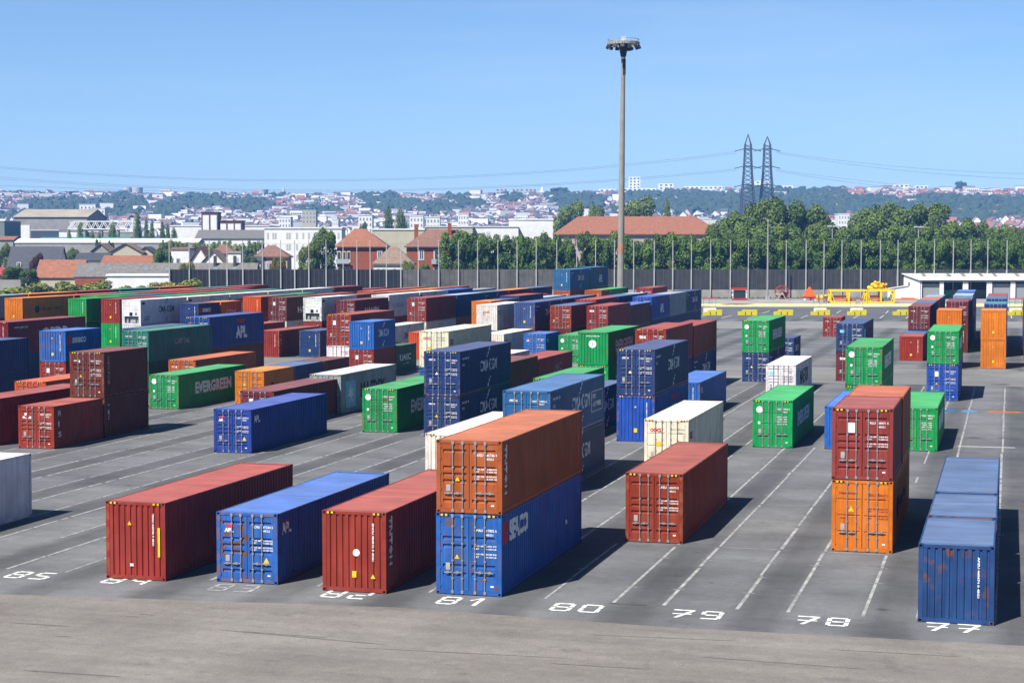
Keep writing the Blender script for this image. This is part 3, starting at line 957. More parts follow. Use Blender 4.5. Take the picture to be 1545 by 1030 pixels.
def container(x, y, z, L, H, colname, face='rib', brand=None, near=True, roofcol=None, castcol=None, detail=True, rusty=False):
    rs = random.Random(int(abs(x) * 1000 + abs(y) * 7919 + z * 31))
    base = srgb(PAL[colname])
    f = rs.uniform(.82, .94)
    af = .71 if colname in ('white', 'cream') else AF
    c = [min(.82, max(.004, v * f * af * (1 + rs.uniform(-.07, .07)) + rs.uniform(0, .006))) for v in base]
    rc = [v * .92 + .026 for v in ([q * AF for q in srgb(PAL[roofcol])] if roofcol else c)]
    reefer = face == 'reefer' or colname in ('white',) and brand in ('cmaw', 'hsud', 'box')
    t = empty('refrigerated_container' if reefer else 'shipping_container', (x, y, z))
    flat = reefer
    link('frame', cached(('fr', L, H, near), lambda: m_frame(L, H, near)), t, color=[v * .9 for v in c])
    for right in (False, True):
        link('side_panel', cached(('sd', L, H, right, flat), lambda: m_side(L, H, right, flat)), t, color=c)
    link('roof_panel', cached(('rf', L, H, flat), lambda: m_roof(L, H, flat)), t, color=rc)
    def wear(o):
        if rusty:
            o.material_slots[0].link = 'OBJECT'; o.material_slots[0].material = M_RUSTY
        return o
    def doors(style, back=False):
        for left in (True, False):
            d = wear(link('door', cached(('dr', H, left, style, L if back else 0, back), lambda: m_door(H, left, style, L, back)), t, color=c))
            xs = (.62, .98) if left else (W - .98, W - .62)
            for i, xx in enumerate(xs):
                s = -1 if left else 1
                link('lock_rod', cached(('rd', H, xx, L if back else 0), lambda: m_rod(H, xx, s, L, back)), d)
    if face in ('rib', 'rib2', 'flat'):
        doors(face)
        link('end_panel', cached(('en', H, L, True), lambda: m_end(H, L, True)), t, color=c)
    elif face == 'plain':
        wear(link('end_panel', cached(('en', H, 0, False), lambda: m_end(H, L, False)), t, color=c))
        if near: doors('rib', True)
        else: link('end_panel', cached(('en', H, L, True), lambda: m_end(H, L, True)), t, color=c)
    else:
        link('end_panel', cached(('re', H), lambda: m_reefer_end(H)), t, color=c)
        link('cooling_unit', cached(('ru', H), lambda: m_reefer_unit(H)), t)
        link('end_panel', cached(('en', H, L, True), lambda: m_end(H, L, True)), t, color=c)
    if near:
        global CASTME
        CASTME = CASTME or m_cast()
        cc = castcol or [v * .8 for v in c]
        for cx in (0, 1):
            for cy in (0, 1):
                for cz in (0, 1):
                    o = link('corner_casting', CASTME, t, color=cc)
                    o.location = (cx * W, cy * L, cz * H)
                    o.scale = (1 if cx == 0 else -1, 1 if cy == 0 else -1, 1 if cz == 0 else -1)
        if H > 2.7:                                              # black and yellow height warning strips
            def strip_mesh(x0):
                b = MB()
                for k in range(4):
                    b.cur = k % 2
                    b.box(x0 + k * .08, x0 + k * .08 + .08, .006, .0115, H - .10, H - .03)
                return b.mesh('warning_strip', [LET['yellow'], M_DARK])
            for x0 in (.18, W - .18 - .32):
                link('warning_strip', cached(('ws', H, x0), lambda: strip_mesh(x0)), t)
    if brand and detail:
        marks = []
        for (nm, sf, lc, sh) in brand_marks(brand, L, H):
            if nm == 'lettering' and brand not in ('cronos', 'tex', 'ris'):
                marks += [('lettering' if len(g[0]) > 20 or len(sh) == 1 else 'mark', sf, lc, [g]) for g in sh]
            else: marks.append((nm, sf, lc, sh))
        for (nm, sf, lc, sh) in marks:
            me = cached(('bm', brand, L, H, nm, lc, len(sh), flat, round(sh[0][0][0][1], 3)), lambda: letters(sh, sf, L, H, LET[lc], flat, face, nm))
            o = link(nm, me, t)
            if nm == 'star': o.location = (.003, 0, 0)
    if detail and face in ('rib', 'rib2', 'flat'):
        for (nm, sf, lc, sh) in door_marks(brand, H, colname, rs):
            link(nm, letters(sh, 'D', L, H, LET[lc], True, 'rib', nm), t)
    elif detail and face == 'plain':
        for i, (nm, sf, lc, sh) in enumerate(end_marks(brand, H, colname, rs)):
            o = link(nm, letters(sh, 'D', L, H, LET[lc], True, 'plain', nm), t)
            if nm == 'star': o.location = (0, -.003, 0)
    ALLC.append(dict(o=t, x=x, y=y, z=z, L=L, H=H, c=colname, face=face, brand=brand, roof=roofcol))
    return t

S, HC = 2.591, 2.896
L40, L20, L45 = 12.192, 6.058, 13.716
def stack(lane, y, tiers, near=None, x=None, px=None):
    """tiers from the ground up; each (colour, length, height, face, brand[, roof colour])"""
    x0 = lx(lane) if x is None else x
    if px is not None:
        y = lane_y(px, x0 + W)
    z = 0.02
    rs = random.Random(int(y * 100) + lane * 7)
    n = y < 150 if near is None else near
    for i, tr in enumerate(tiers):
        col, L, H, face, brand = tr[:5]
        roof = tr[5] if len(tr) > 5 else None
        if i == 0 and len(tiers) > 1 and col in ('navy', 'brown') and lane >= 89 and y > 212:      # unseen from the front: a mixed bottom tier
            col = rs.choice(('navy', 'brown', 'blue', 'dgreen', 'rust', 'maroon', 'steel', 'grey', 'brick', 'teal', 'orange', 'cream'))
        jx = rs.uniform(-.03, .03) if i else 0
        if col != '-':
            container(x0 + jx, y + (rs.uniform(-.03, .03) if i else 0), z, L, H, col, face, brand, n, roof, rusty=len(tr) > 6)
        z += H + .022
    return y

def chain(lane, px, items, y=None):
    """a row of stacks, one behind the other"""
    x0 = lx(lane)
    if y is None: y = lane_y(px, x0 + W)
    for tiers in items:
        stack(lane, y, tiers)
        y += max(t[1] for t in tiers) + .26
    return y
# ------------------------------------------------------------------ the yard, nearest rows first
# front row
stack(84, 59.53, [('red', L40, HC, 'plain', 'stripe')], x=-32.38)
stack(83, 60.02, [('blue', L40, S, 'rib', 'apls', None, 1)], x=-28.12)
stack(82, 59.50, [('brick', L40, HC, 'plain', 'triton')], x=-23.73)
stack(81, 60.06, [('blue', L40, HC, 'rib2', 'seacoc', None, 1), ('rust', L40, S, 'rib', 'triton')], x=-19.61)
stack(80, 72.79, [('brick', L40, HC, 'rib', 'tritons')], x=-15.42)
stack(78, 72.80, [('orange', L40, HC, 'flat', 'hapag')], x=-6.88)
container(-6.90, 72.82, 2.94, L20, HC, 'darkred', 'rib', 'tritons', True)
container(-6.86, 72.82 + L20 + .07, 2.94, L20, HC, 'rust', 'rib', None, True)
stack(77, 59.82, [('dnavy', L20, S, 'plain', 'tritons', 'steel', 1)], x=-2.81)
stack(77, 66.2, [('dnavy', L20, S, 'plain', None, 'steel')], x=-2.79)
stack(77, 72.6, [('dnavy', L40, S, 'plain', None, 'steel')], x=-2.80)
stack(87, 60.0, [('white', L40, HC, 'flat', 'box')])
# second and third rows
stack(83, 85.2, [('cream', L40, HC, 'plain', None)], px=None)
stack(82, 84.6, [('navy', L40, S, 'rib', 'cma'), ('cmablue', L40, S, 'flat', 'cmab')])
stack(81, 95.3, [('cream', L40, HC, 'flat', 'oocl')], x=-19.15)
stack(87, 97.5, [('apl', L40, S, 'rib', 'apls')], x=-45.79)
stack(90, 96.3, [('brick', L20, S, 'rib', 'ris')])
stack(90, 102.6, [('brown', L20, S, 'rib', 'tex'), ('brown', L20, HC, 'rib2', 'cronos', None, 1)], near=True)
stack(91, 97.0, [('red', L40, HC, 'rib', None)], near=True)
stack(80, 108.81, [('green', L40, HC, 'flat', 'evergreen')], x=-15.12)
stack(79, 109.0, [('blue', L40, S, 'plain', None)], x=-10.78)
stack(78, 109.5, [('green', L40, S, 'flat', 'evergreen')], x=-6.55)
stack(85, 109.3, [('navy', L40, S, 'rib', 'cma'), ('navy', L40, HC, 'rib', 'cma')], x=-36.5)
stack(86, 110.6, [('green', L40, HC, 'flat', 'evergreen')], x=-41.22)
stack(88, 110.0, [('maroon', L40, S, 'rib', None)], x=-49.7)
stack(94, 110.0, [('navy', L40, S, 'plain', None), ('navy', L40, S, 'plain', None)])
stack(92, 110.0, [('orangered', L40, HC, 'rib', None)])
stack(82, 109.8, [('royal', L40, HC, 'plain', 'apl'), ('navy', L40, HC, 'rib', 'cma')], x=-23.85)
stack(83, 110.0, [('navy', L40, HC, 'rib', 'cma', 'steel')])
stack(82, 125.3, [('blue', L40, S, 'plain', 'apls')], x=-23.6)
stack(79, 121.6, [('green', L40, HC, 'flat', 'evergreen'), ('green', L40, S, 'flat', 'evergreen')], x=-10.68)
stack(88, 121.6, [('grey', L40, HC, 'flat', 'maersk', 'white')], x=-49.4)
stack(91, 121.9, [('green', L40, S, 'flat', 'evergreen')], x=-62.53)
stack(84, 122.3, [('green', L40, HC, 'flat', None)])
stack(90, 127.2, [('orange', L20, S, 'flat', 'hapag')], x=-57.9)
stack(90, 133.4, [('navy', L20, S, 'plain', None, 'steel')], x=-57.9)
stack(90, 139.6, [('brown', L20, S, 'rib', None)], x=-57.9)
stack(92, 133.6, [('rust', L40, HC, 'rib', None)], x=-66.75)
stack(95, 132.3, [('red', L20, S, 'rib', None), ('blue', L20, S, 'plain', 'seaco', None, 1)], x=-77.9)
stack(93, 134.0, [('dgreen', L40, S, 'plain', None), ('teal', L40, S, 'rib2', 'capital')], x=-71.2)
stack(87, 134.6, [('cmablue', L40, S, 'rib', None), ('cream', L40, HC, 'flat', 'oocl')], x=-45.3)
stack(86, 134.5, [('brown', L40, HC, 'rib', None)])
stack(86, 147.0, [('red', L40, S, 'rib', 'U')])
stack(84, 136.2, [('green', L40, HC, 'flat', 'evergreen'), ('green', L40, S, 'plain', 'evergreen')], x=-32.7)
stack(83, 136.2, [('navy', L40, HC, 'rib', 'cma'), ('red', L40, HC, 'rib', 'tex')], x=-28.15)
stack(83, 148.6, [('navy', L40, HC, 'rib', 'cma'), ('red', L40, S, 'rib', None)], x=-28.1)
stack(97, 139.5, [('navy', L45, S, 'plain', None), ('crimson', L45, HC, 'plain', 'opdr')], x=-87.6)
stack(97, 125.6, [('navy', L40, S, 'plain', None), ('navy', L40, HC, 'plain', None)], x=-87.6)
stack(81, 145.4, [('white', L40, S, 'rib', 'maerskd')], x=-19.15)
stack(78, 145.0, [('royal', L40, HC, 'rib', None), ('green', L40, S, 'flat', 'evergreen')], x=-6.35)
stack(93, 147.2, [('brown', L40, HC, 'rib', None), ('apl', L40, HC, 'rib', 'apl')], x=-71.9)
stack(87, 147.6, [('white', L40, S, 'plain', None)], x=-45.4)
stack(91, 156.1, [('white', L40, HC, 'flat', None), ('brick', L40, HC, 'rib', None)], x=-61.7, near=True)
stack(90, 155.4, [('red', L20, S, 'rib', None), ('blue', L20, S, 'plain', 'cma')], x=-59.2, near=True)
stack(90, 161.7, [('dgreen', L20, S, 'rib', 'uasc')], x=-59.2)
stack(95, 157.6, [('white', L40, HC, 'plain', None)])
stack(82, 160.6, [('navy', L40, S, 'rib', 'cma'), ('green', L40, HC, 'flat', 'evergreen')], x=-23.3, near=True)
stack(80, 163.5, [('maroon', L40, S, 'rib', 'texd'), ('navy', L40, S, 'rib', 'maerskd')], x=-15.2, near=True)
# row beyond the cross road
stack(99, 182.0, [('steel', L40, HC, 'plain', None)])
stack(100, 144.6, [('teal', L40, HC, 'plain', None), ('teal', L40, HC, 'plain', None, 'pale')])
stack(95, 181.0, [('red', L40, HC, 'plain', 'tex')])
stack(94, 182.3, [('navy', L20, HC, 'plain', None)])
stack(91, 182.0, [('orangered', L40, HC, 'plain', None)])
stack(89, 181.0, [('cream', L40, HC, 'plain', 'oocl')])
stack(88, 182.3, [('blue', L20, HC, 'rib', 'apls')])
stack(87, 180.5, [('green', L40, HC, 'flat', 'evergreen')])
stack(82, 186.8, [('navy', L20, S, 'rib', 'cma')])
stack(82, 240.5, [('red', L20, S, 'rib', 'hanjin')])
stack(79, 193.5, [('brick', L20, S, 'plain', None)], near=False)
stack(79, 199.8, [('steel', L20, S, 'plain', None)])
stack(78, 182.8, [('brown', L20, HC, 'plain', None), ('orange', L20, HC, 'plain', None)])
stack(77, 183.4, [('orange', L20, HC, 'plain', None), ('orange', L20, HC, 'plain', None)])

# far block: rows of stacks running back towards the fence
def two(col, L=L40, face='plain', brand=None, h=HC, low='navy', lowh=HC, roof=None):
    return [(low, L, lowh, 'plain', None), (col, L, h, face, brand, roof)]
chain(106, -36, [two('pale', low='brown'), two('orange', low='navy'), two('red', low='navy'), two('teal', low='brown'), two('orangered', low='navy')])
chain(104, 34, [two('orange', brand='hapag', low='orange'), two('orangered', low='brown'), two('teal', low='navy'), two('orangered', low='brown'), two('teal', low='navy'), two('red', low='navy')])
chain(103, 147, [two('green', low='brown'), two('red', low='navy'), two('red', low='navy'), two('red', low='navy')])
chain(102, 130, [two('green', brand=None, low='dgreen'), two('steel', low='navy'), two('red', low='brown'), two('red', low='navy')])
chain(101, 179.9, [two('brick', face='plain', low='green'), two('green', low='navy'), two('green', low='navy'), two('teal', low='navy')])
chain(100, 212.4, [two('white', face='reefer', brand='cmaw', low='white'), two('white', face='plain', brand='cmaw', low='white'), two('white', brand='hsud', low='brown'), two('white', brand='box', low='navy'),
                   two('white', brand=None, low='navy'), two('crimson', low='navy'), two('crimson', h=S, lowh=S, low='navy')])
chain(99, 299.7, [two('navy', L20, brand='seaco', h=S, lowh=S), two('orange', L20, brand='csnj', h=S, lowh=S, low='brown')])
chain(98, 393.3, [two('orangered', L20, low='brown'), two('teal', L20), two('green', L20)])
stack(98, 231, two('cream', h=S, lowh=S)); stack(98, 243.4, two('red', h=S, lowh=S))
stack(97, 190.7, [('red', L40, HC, 'rib', None)])
chain(97, 432.2, [two('maroon', face='rib', brand='hanjin', low='white'), two('red', low='brown'), [('navy', L20, S, 'plain', None), ('steel', L20, S, 'plain', None)], two('orangered', low='brown'), two('red', low='navy')])
chain(96, 485, [two('white', face='reefer', brand='cmaw', low='red'), two('brown', low='navy'), two('rust', low='navy'), two('orange', low='brown'), two('brick', low='navy')])
chain(95, 535.6, [two('maroon', face='rib', brand='hanjin', h=S, low='navy'), two('white', brand='box', low='navy'), two('white', brand='cmaw', low='navy'), two('blue', face='plain', low='navy'), two('grey', low='navy', h=S)])
stack(93, 193.4, [('white', L40, HC, 'plain', 'cmaw')])
chain(93, 643, [two('red', face='rib', low='white'), two('navy', low='navy', roof='pale'), two('navy', brand='cma', low='navy', roof='steel'), two('brown', low='navy', roof='orange'), two('navy', low='navy', roof='steel')])
stack(92, 244.0, [('bred', L20, S, 'plain', None), ('bred', L20, S, 'plain', None)])
chain(91, 741, [two('orange', L20, low='navy', lowh=S), [('navy', L20, S, 'plain', None), ('navy', L20, HC, 'plain', None)], two('navy', low='brown', roof='red'), two('navy', h=S, lowh=S, roof='pale')])
chain(91, 860.2, [[('brown', L40, HC, 'plain', None), ('rust', L40, HC, 'rib', None), ('cmablue', L40, HC, 'plain', 'cma')], [('brown', L40, HC, 'plain', None), ('navy', L40, HC, 'plain', None), ('cmablue', L40, 3.05, 'plain', 'apl')]])
chain(90, 750, [two('cream', face='plain', brand='oocl', low='brown', h=HC, lowh=S)])
chain(90, 907.4, [two('rust', L20, low='navy'), two('green', low='navy')])
chain(89, 807, [two('steel', face='plain', brand='cma', low='brown'), two('navy', low='navy', brand='cma', roof='steel'), two('navy', low='navy', roof='steel', L=L20)])
stack(89, 262, two('red', face='rib', low='navy'))
chain(88, 861.5, [two('brick', face='rib', low='brown', h=S, roof='steel'), two('red', face='rib', low='navy'), two('navy', low='brown', roof='steel'), two('navy', L20, low='navy', roof='pale')])
chain(87, 917.2, [two('red', face='rib', brand='texd', low='dgreen', h=S, lowh=HC), two('brown', low='dgreen', h=S, lowh=S, roof='blue'), two('royal', face='rib', brand='apl', low='navy'), two('grey', low='navy', brand=None), two('navy', face='rib', brand='cma', low='navy')])
chain(79, 1403.3, [two('maroon', face='rib', low='navy', h=S, lowh=S), two('navy', low='navy', h=S, lowh=S, roof='steel'), two('rust', low='navy', h=S, lowh=S), two('pale', low='navy', h=S, lowh=S)])
chain(78, 1460.9, [two('maroon', face='rib', low='brown'), two('navy', face='plain', low='navy', roof='steel', h=S), two('pale', low='navy'), two('navy', low='navy', roof='blue', h=3.05)])
chain(77, 1520, [two('navy', L20, face='rib', low='navy', roof='blue')], y=202.5)
stack(77, 209, [('green', L40, HC, 'plain', None), ('green', L40, S, 'plain', None)])
stack(77, 221.5, two('navy', face='rib', roof='steel')); stack(77, 234, two('red', low='navy'))
chain(76, None, [two('red', low='brick'), two('brick', low='brown'), two('red', low='navy')], y=190)
# ------------------------------------------------------------------ labels of the containers: look first, then neighbours
def label_containers():
    def nm(c): return WORD[c['c']]
    def kind(c): return 'refrigerated container' if c['o'].name.startswith('refr') else 'container'
    def ov(a, b): return min(a['y'] + a['L'], b['y'] + b['L']) - max(a['y'], b['y'])
    def same(a, b): return abs(a['x'] - b['x']) < 1.2
    for c in ALLC:
        c['below'] = c['above'] = c['front'] = c['back'] = c['lt'] = c['rt'] = None
        lev = lambda d: abs(d['z'] - c['z']) < 1.0
        fb = bb = 1e9; ld = rd_ = 1e9
        for d in ALLC:
            if d is c: continue
            if same(c, d) and ov(c, d) > 3:
                if 1 < c['z'] - d['z'] < 3.6: c['below'] = d
                if 1 < d['z'] - c['z'] < 3.6: c['above'] = d
            elif same(c, d) and lev(d):
                g = c['y'] - d['y'] - d['L']
                if -1 < g < min(8, fb): fb = g; c['front'] = d
                g = d['y'] - c['y'] - c['L']
                if -1 < g < min(8, bb): bb = g; c['back'] = d
            elif lev(d) and ov(c, d) > 3:
                g = d['x'] - c['x']
                if 3 < g < min(11, rd_): rd_ = g; c['rt'] = d
                if 3 < -g < min(11, ld): ld = -g; c['lt'] = d
    FACE = {'rib': 'ribbed doors', 'rib2': 'double-ribbed doors', 'flat': 'panelled doors', 'plain': 'a corrugated end', 'reefer': 'a cooling unit'}
    def opts(c):
        size = 'short ' if c['L'] < 8 else 'long '
        out = []
        if c['brand'] in MARKW and c['face'] != 'x': out.append(('mark', 'with ' + MARKW[c['brand']]))
        if c['roof']: out.append(('roof', 'with %s roof' % WORD[c['roof']]))
        out.append(('face', 'showing ' + FACE[c['face']]))
        if c['below'] and c['above']: out.append(('lev', 'between one in %s and one in %s' % (nm(c['below']), nm(c['above']))))
        elif c['below']: out.append(('lev', 'on top of one in %s' % nm(c['below'])))
        elif c['above']: out.append(('lev', 'under one in %s' % nm(c['above'])))
        else: out.append(('lev', 'alone on the asphalt'))
        if c['front']: out.append(('front', 'behind one in %s' % nm(c['front'])))
        if c['back']: out.append(('back', 'before one in %s' % nm(c['back'])))
        if c['lt']: out.append(('lt', 'right of one in %s' % nm(c['lt'])))
        if c['rt']: out.append(('rt', 'left of one in %s' % nm(c['rt'])))
        lane = round((LANE0 - c['x']) / PITCHX) + 77
        if c['y'] < 75 and c['z'] < 1: out.insert(0, ('bay', 'above the painted number %d' % lane if lane <= 84 and c['y'] < 64 else 'in the front rows'))
        return size + nm(c) + ' ' + kind(c), out
    import itertools
    used = {}
    rowc = {}
    done = set()
    allopts = [opts(c) for c in ALLC]
    def sets(i, n):
        head, o = allopts[i]
        return [head + ' ' + ' '.join(t for _, t in cmb) for cmb in itertools.combinations(o, n)]
    for n in (1, 2, 3, 4):
        cand = [sets(i, n) for i in range(len(ALLC))]
        count = {}
        for cs in cand:
            for s_ in set(cs): count[s_] = count.get(s_, 0) + 1
        for i, c in enumerate(ALLC):
            if i in done: continue
            for s_ in cand[i]:
                if count[s_] == 1 and len(s_.split()) <= 16:
                    c['lab'] = s_; done.add(i); break
    ordn = ['first', 'second', 'third', 'fourth', 'fifth', 'sixth', 'seventh', 'eighth', 'ninth', 'tenth', 'eleventh', 'twelfth']
    rest = [i for i in range(len(ALLC)) if i not in done]
    byhead = {}
    def nbt(c):
        if c['above']: return ' under one in ' + nm(c['above'])
        if c['below']: return ' on one in ' + nm(c['below'])
        return ' on the asphalt'
    for i in rest: byhead.setdefault(allopts[i][0] + nbt(ALLC[i]), []).append(i)
    ordn = 'first second third fourth fifth sixth seventh eighth ninth tenth eleventh twelfth thirteenth fourteenth fifteenth sixteenth'.split()
    for k, ids in byhead.items():
        ids.sort(key=lambda i: math.atan2(ALLC[i]['x'], ALLC[i]['y']))
        for q, i in enumerate(ids):
            ALLC[i]['lab'] = k + (', %s from the left of these' % ordn[min(q, 15)] if len(ids) > 1 else '')
    for c in ALLC:
        lane = round((LANE0 - c['x']) / PITCHX) + 77
        g = 'containers in the near rows of the yard' if c['y'] < 176 else 'containers in the far block of the yard'
        tag(c['o'], c['lab'], 'container', g)
label_containers()

# ------------------------------------------------------------------ fence, lamp posts and yard furniture
def fence():
    D = 402
    pole_px = [255.5, 285.6, 315.9, 342.5, 366.3, 396, 423.5, 444.7, 466, 492, 517.7, 538.5, 558.4, 583, 604.7, 631, 662, 691.7, 720.5, 751, 780, 809, 840, 870, 898.5, 927, 956, 987, 1015, 1043, 1072,
               1102, 1129, 1186, 1216, 1243, 1270, 1299, 1328, 1354.5, 1381, 1409.5, 1438, 1464.6, 1490, 1519, 1548, 1577, 1605, 1634, 1662, 1690, 1719, 1748]
    us = [(at_d(p, 407, D).dot(RGT)) for p in pole_px]
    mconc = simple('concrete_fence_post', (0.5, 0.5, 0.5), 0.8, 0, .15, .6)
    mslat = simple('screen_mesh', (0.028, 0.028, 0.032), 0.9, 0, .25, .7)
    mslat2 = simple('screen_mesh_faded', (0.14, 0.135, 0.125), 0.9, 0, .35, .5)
    mwall = simple('concrete_wall', (0.42, 0.40, 0.35), 0.9, 0, .25, .35)
    mwire = simple('fence_wire', (0.16, 0.16, 0.17), 0.6)
    b = MB()
    b.box(-.13, .13, -.13, .13, 0, 6.6); b.box(-.085, .085, -.085, .085, 6.6, 13.2); b.box(-.02, .02, -.5, .085, 12.6, 12.66)
    pm = b.mesh('fence_post', mconc)
    for u in us:
        p = RGT * u + FWD * D
        o = link('fence_post', pm, None, (p.x, p.y, 0), rz=ROT)
        tag(o, 'tall thin pale concrete post standing along the dark screen fence', 'fence post', 'posts along the screen fence')
    # screen fence, one thing with its panels
    p0 = RGT * us[0] + FWD * (D + .2)
    t = empty('screen_fence', (p0.x, p0.y, 0), ROT)
    tag(t, 'long dark screen fence on a low concrete wall behind the yard', 'fence')
    tot = us[-1] - us[0]
    b = MB(); b.box(0, tot, 0, .3, 0, 2.0); link('base_wall', b.mesh('base_wall', mwall), t)
    for ua, ub in zip(us, us[1:]):
        a, c = ua - us[0], ub - us[0]
        pxm = 772.5 + (ua + ub) / 2 / D * FPX
        b = MB(); b.box(a + .12, c - .12, .08, .14, 2.02, 6.55)
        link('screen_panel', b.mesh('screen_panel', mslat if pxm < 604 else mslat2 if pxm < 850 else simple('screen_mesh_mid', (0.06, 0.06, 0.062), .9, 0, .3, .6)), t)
    b = MB(); n = int(tot / 1.05)
    for k in range(n):
        b.box(k * 1.05, k * 1.05 + .05, .02, .075, 2.02, 6.55)
    link('screen_rails', b.mesh('screen_rails', mwire), t)['kind'] = 'stuff'
    b = MB()
    for z in (6.6, 12.3):
        b.bar((0, .2, z), (tot, .2, z), .035)
    link('wire', b.mesh('wire', mwire), t)
fence()

def mast():
    D = 335
    b0 = at_d(936, 420, D); top = at_d(940.6, 68, D)
    t = empty('floodlight_mast', (b0.x, b0.y, 0), ROT)
    tag(t, 'very tall concrete floodlight mast with a ring of lamps rising above the yard', 'light mast')
    h = top.z; dx = (top - b0).dot(RGT)
    mc = simple('mast_concrete', (0.36, 0.335, 0.29), 0.85, 0, .18, .5)
    b = MB(); b.cyl((0, 0, 0), (dx, 0, h), .70, .36, 12); link('shaft', b.mesh('shaft', mc, False), t)
    f = (z_at(366, D)) / h
    b = MB(); z0, z1 = z_at(382, D), z_at(367, D)
    b.cyl((dx * z0 / h, 0, z0), (dx * z1 / h, 0, z1), .70 - .34 * z0 / h + .02, .70 - .34 * z1 / h + .02, 12); link('painted_band', b.mesh('painted_band', simple('band_orange', (0.5, 0.27, 0.17), .8, 0, .2, 1)), t)
    md = simple('dark_steel', (0.045, 0.045, 0.05), .6, .3)
    mg = simple('mast_grey', (0.42, 0.40, 0.37), .6, 0, .2, 2)
    b = MB()
    R = 2.9
    for k in range(16):
        a, c = 2 * PI * k / 16, 2 * PI * (k + 1) / 16
        b.bar((dx + R * math.cos(a), R * math.sin(a), h + .25), (dx + R * math.cos(c), R * math.sin(c), h + .25), .28, .5)
        b.bar((dx + R * math.cos(a), R * math.sin(a), h + 1.0), (dx + R * math.cos(c), R * math.sin(c), h + 1.0), .07)
        b.bar((dx + R * math.cos(a), R * math.sin(a), h + .25), (dx + R * math.cos(a), R * math.sin(a), h + 1.0), .06)
        if k % 2 == 0: b.bar((dx, 0, h + .3), (dx + R * math.cos(a), R * math.sin(a), h + .3), .12)
    b.cyl((dx, 0, h + .2), (dx, 0, h + .5), 2.4, 2.4, 16)
    link('head_ring', b.mesh('head_ring', mg), t)
    b = MB(); b.cyl((dx, 0, h - 2.2), (dx, 0, h + .2), .5, .95, 10); b.box(dx - .2, dx + 1.5, -.5, .5, h - 1.1, h - .5); b.box(dx - .1, dx + .42, -.52, -.36, h - 5.5, h - 2.6)
    link('winch_head', b.mesh('winch_head', md), t)
    b = MB(); b.box(dx - .4, dx + .4, -.4, .4, h + .5, h + 1.5); link('top_cap', b.mesh('top_cap', simple('white_cap', (.75, .75, .72), .5)), t)
    lm = MB(); lm.box(-.35, .35, -.15, .15, -.35, .2); lm.bar((0, 0, .2), (0, .2, .6), .08)
    lme = lm.mesh('lamp', md)
    for k in range(14):
        a = 2 * PI * k / 14 + .1
        o = link('lamp', lme, t, (dx + (R + .15) * math.cos(a), (R + .15) * math.sin(a), h - .35)); o.rotation_euler = (.4, 0, a - PI / 2)
mast()

def lamp_post(px, pyt, D, kind):
    p = at_d(px, 440, D)
    t = empty('lamp_post', (p.x, p.y, 0), ROT)
    h = z_at(pyt, D)
    mc = simple('post_grey', (0.38, 0.38, 0.37), .8, 0, .15, .6)
    b = MB(); b.cyl((0, 0, 0), (0, 0, h), .24, .12, 8); link('post', b.mesh('post', mc), t)
    b = MB()
    if kind == 'bare':
        b.cyl((0, 0, h), (0, 0, h + .4), .14, .08, 8); b.box(-.4, .4, -.15, .15, 0, .8)
    else:
        b.box(-1.2, 1.2, -.2, .2, h, h + .12)
        for s in (-1, -.4, .4, 1): b.box(s - .25, s + .25, -.35, .35, h + .12, h + .45)
    link('lamp_head', b.mesh('lamp_head', simple('lamp_pale', (0.6, 0.6, 0.6), .5)), t)
    return t
tag(lamp_post(1158, 334, 395, 'bare'), 'tall bare concrete post before the fence left of the cable reel', 'post')
tag(lamp_post(1255, 343, 440, 'x'), 'white floodlight post standing among the trees behind yellow machinery', 'lamp post')
tag(lamp_post(1385, 344, 470, 'x'), 'floodlight post with pale head poking above trees near the shed', 'lamp post')

MY = simple('machine_yellow', (0.80, 0.55, 0.015), .5, 0, .15, 2, af=1.0)
MO = simple('machine_orange', (0.75, 0.15, 0.02), .5, 0, .15, 2, af=.95)
MR = simple('machine_red', (0.55, 0.05, 0.03), .5, 0, .15, 2)
MW = simple('white_sheet', (0.74, 0.74, 0.73), .5, 0, .06, 1, af=.95)
MK = simple('black_rubber', (0.02, 0.02, 0.022), .7)
MGR = simple('steel_grey', (0.30, 0.31, 0.32), .5, .3, .15, 2)

# yellow barrier blocks, some carrying a white bay marker
def barrier_mesh():
    b = MB()
    pts = [(-1.65, 0, 0), (1.65, 0, 0), (1.65, 0, .95), (-.75, 0, .95), (-.95, 0, .62), (-1.65, 0, .62)]
    b.poly(pts, (0, .6, 0))
    return b.mesh('barrier_block', simple('barrier_yellow', (0.80, 0.68, 0.03), .55, 0, .12, 1.5))
def feet_mesh():
    b = MB()
    for x in (-.45, .6): b.box(x, x + .12, -.02, -.004, .05, .6)
    return b.mesh('lifting_slot', MK)
BM, FM = barrier_mesh(), feet_mesh()
for k, px in enumerate((1075, 1128, 1182, 1238, 1293, 1362, 1428, 1535)):
    p = gnd(px, 475.5)
    o = link('traffic_barrier', BM, None, (p.x, p.y, .014), rz=ROT)
    link('lifting_slot', FM, o)
    tag(o, ['yellow concrete barrier under the leftmost white bay marker', 'yellow concrete barrier left of the upper green container', 'yellow concrete barrier behind the upper green container', 'yellow concrete barrier under the white marker by the red container',
            'yellow concrete barrier under the white marker by yellow machinery', 'yellow concrete barrier standing bare left of the maroon stack', 'yellow concrete barrier half hidden between two container rows', 'yellow concrete barrier under the rightmost white bay marker'][k], 'barrier', 'yellow barriers along the parking strip')
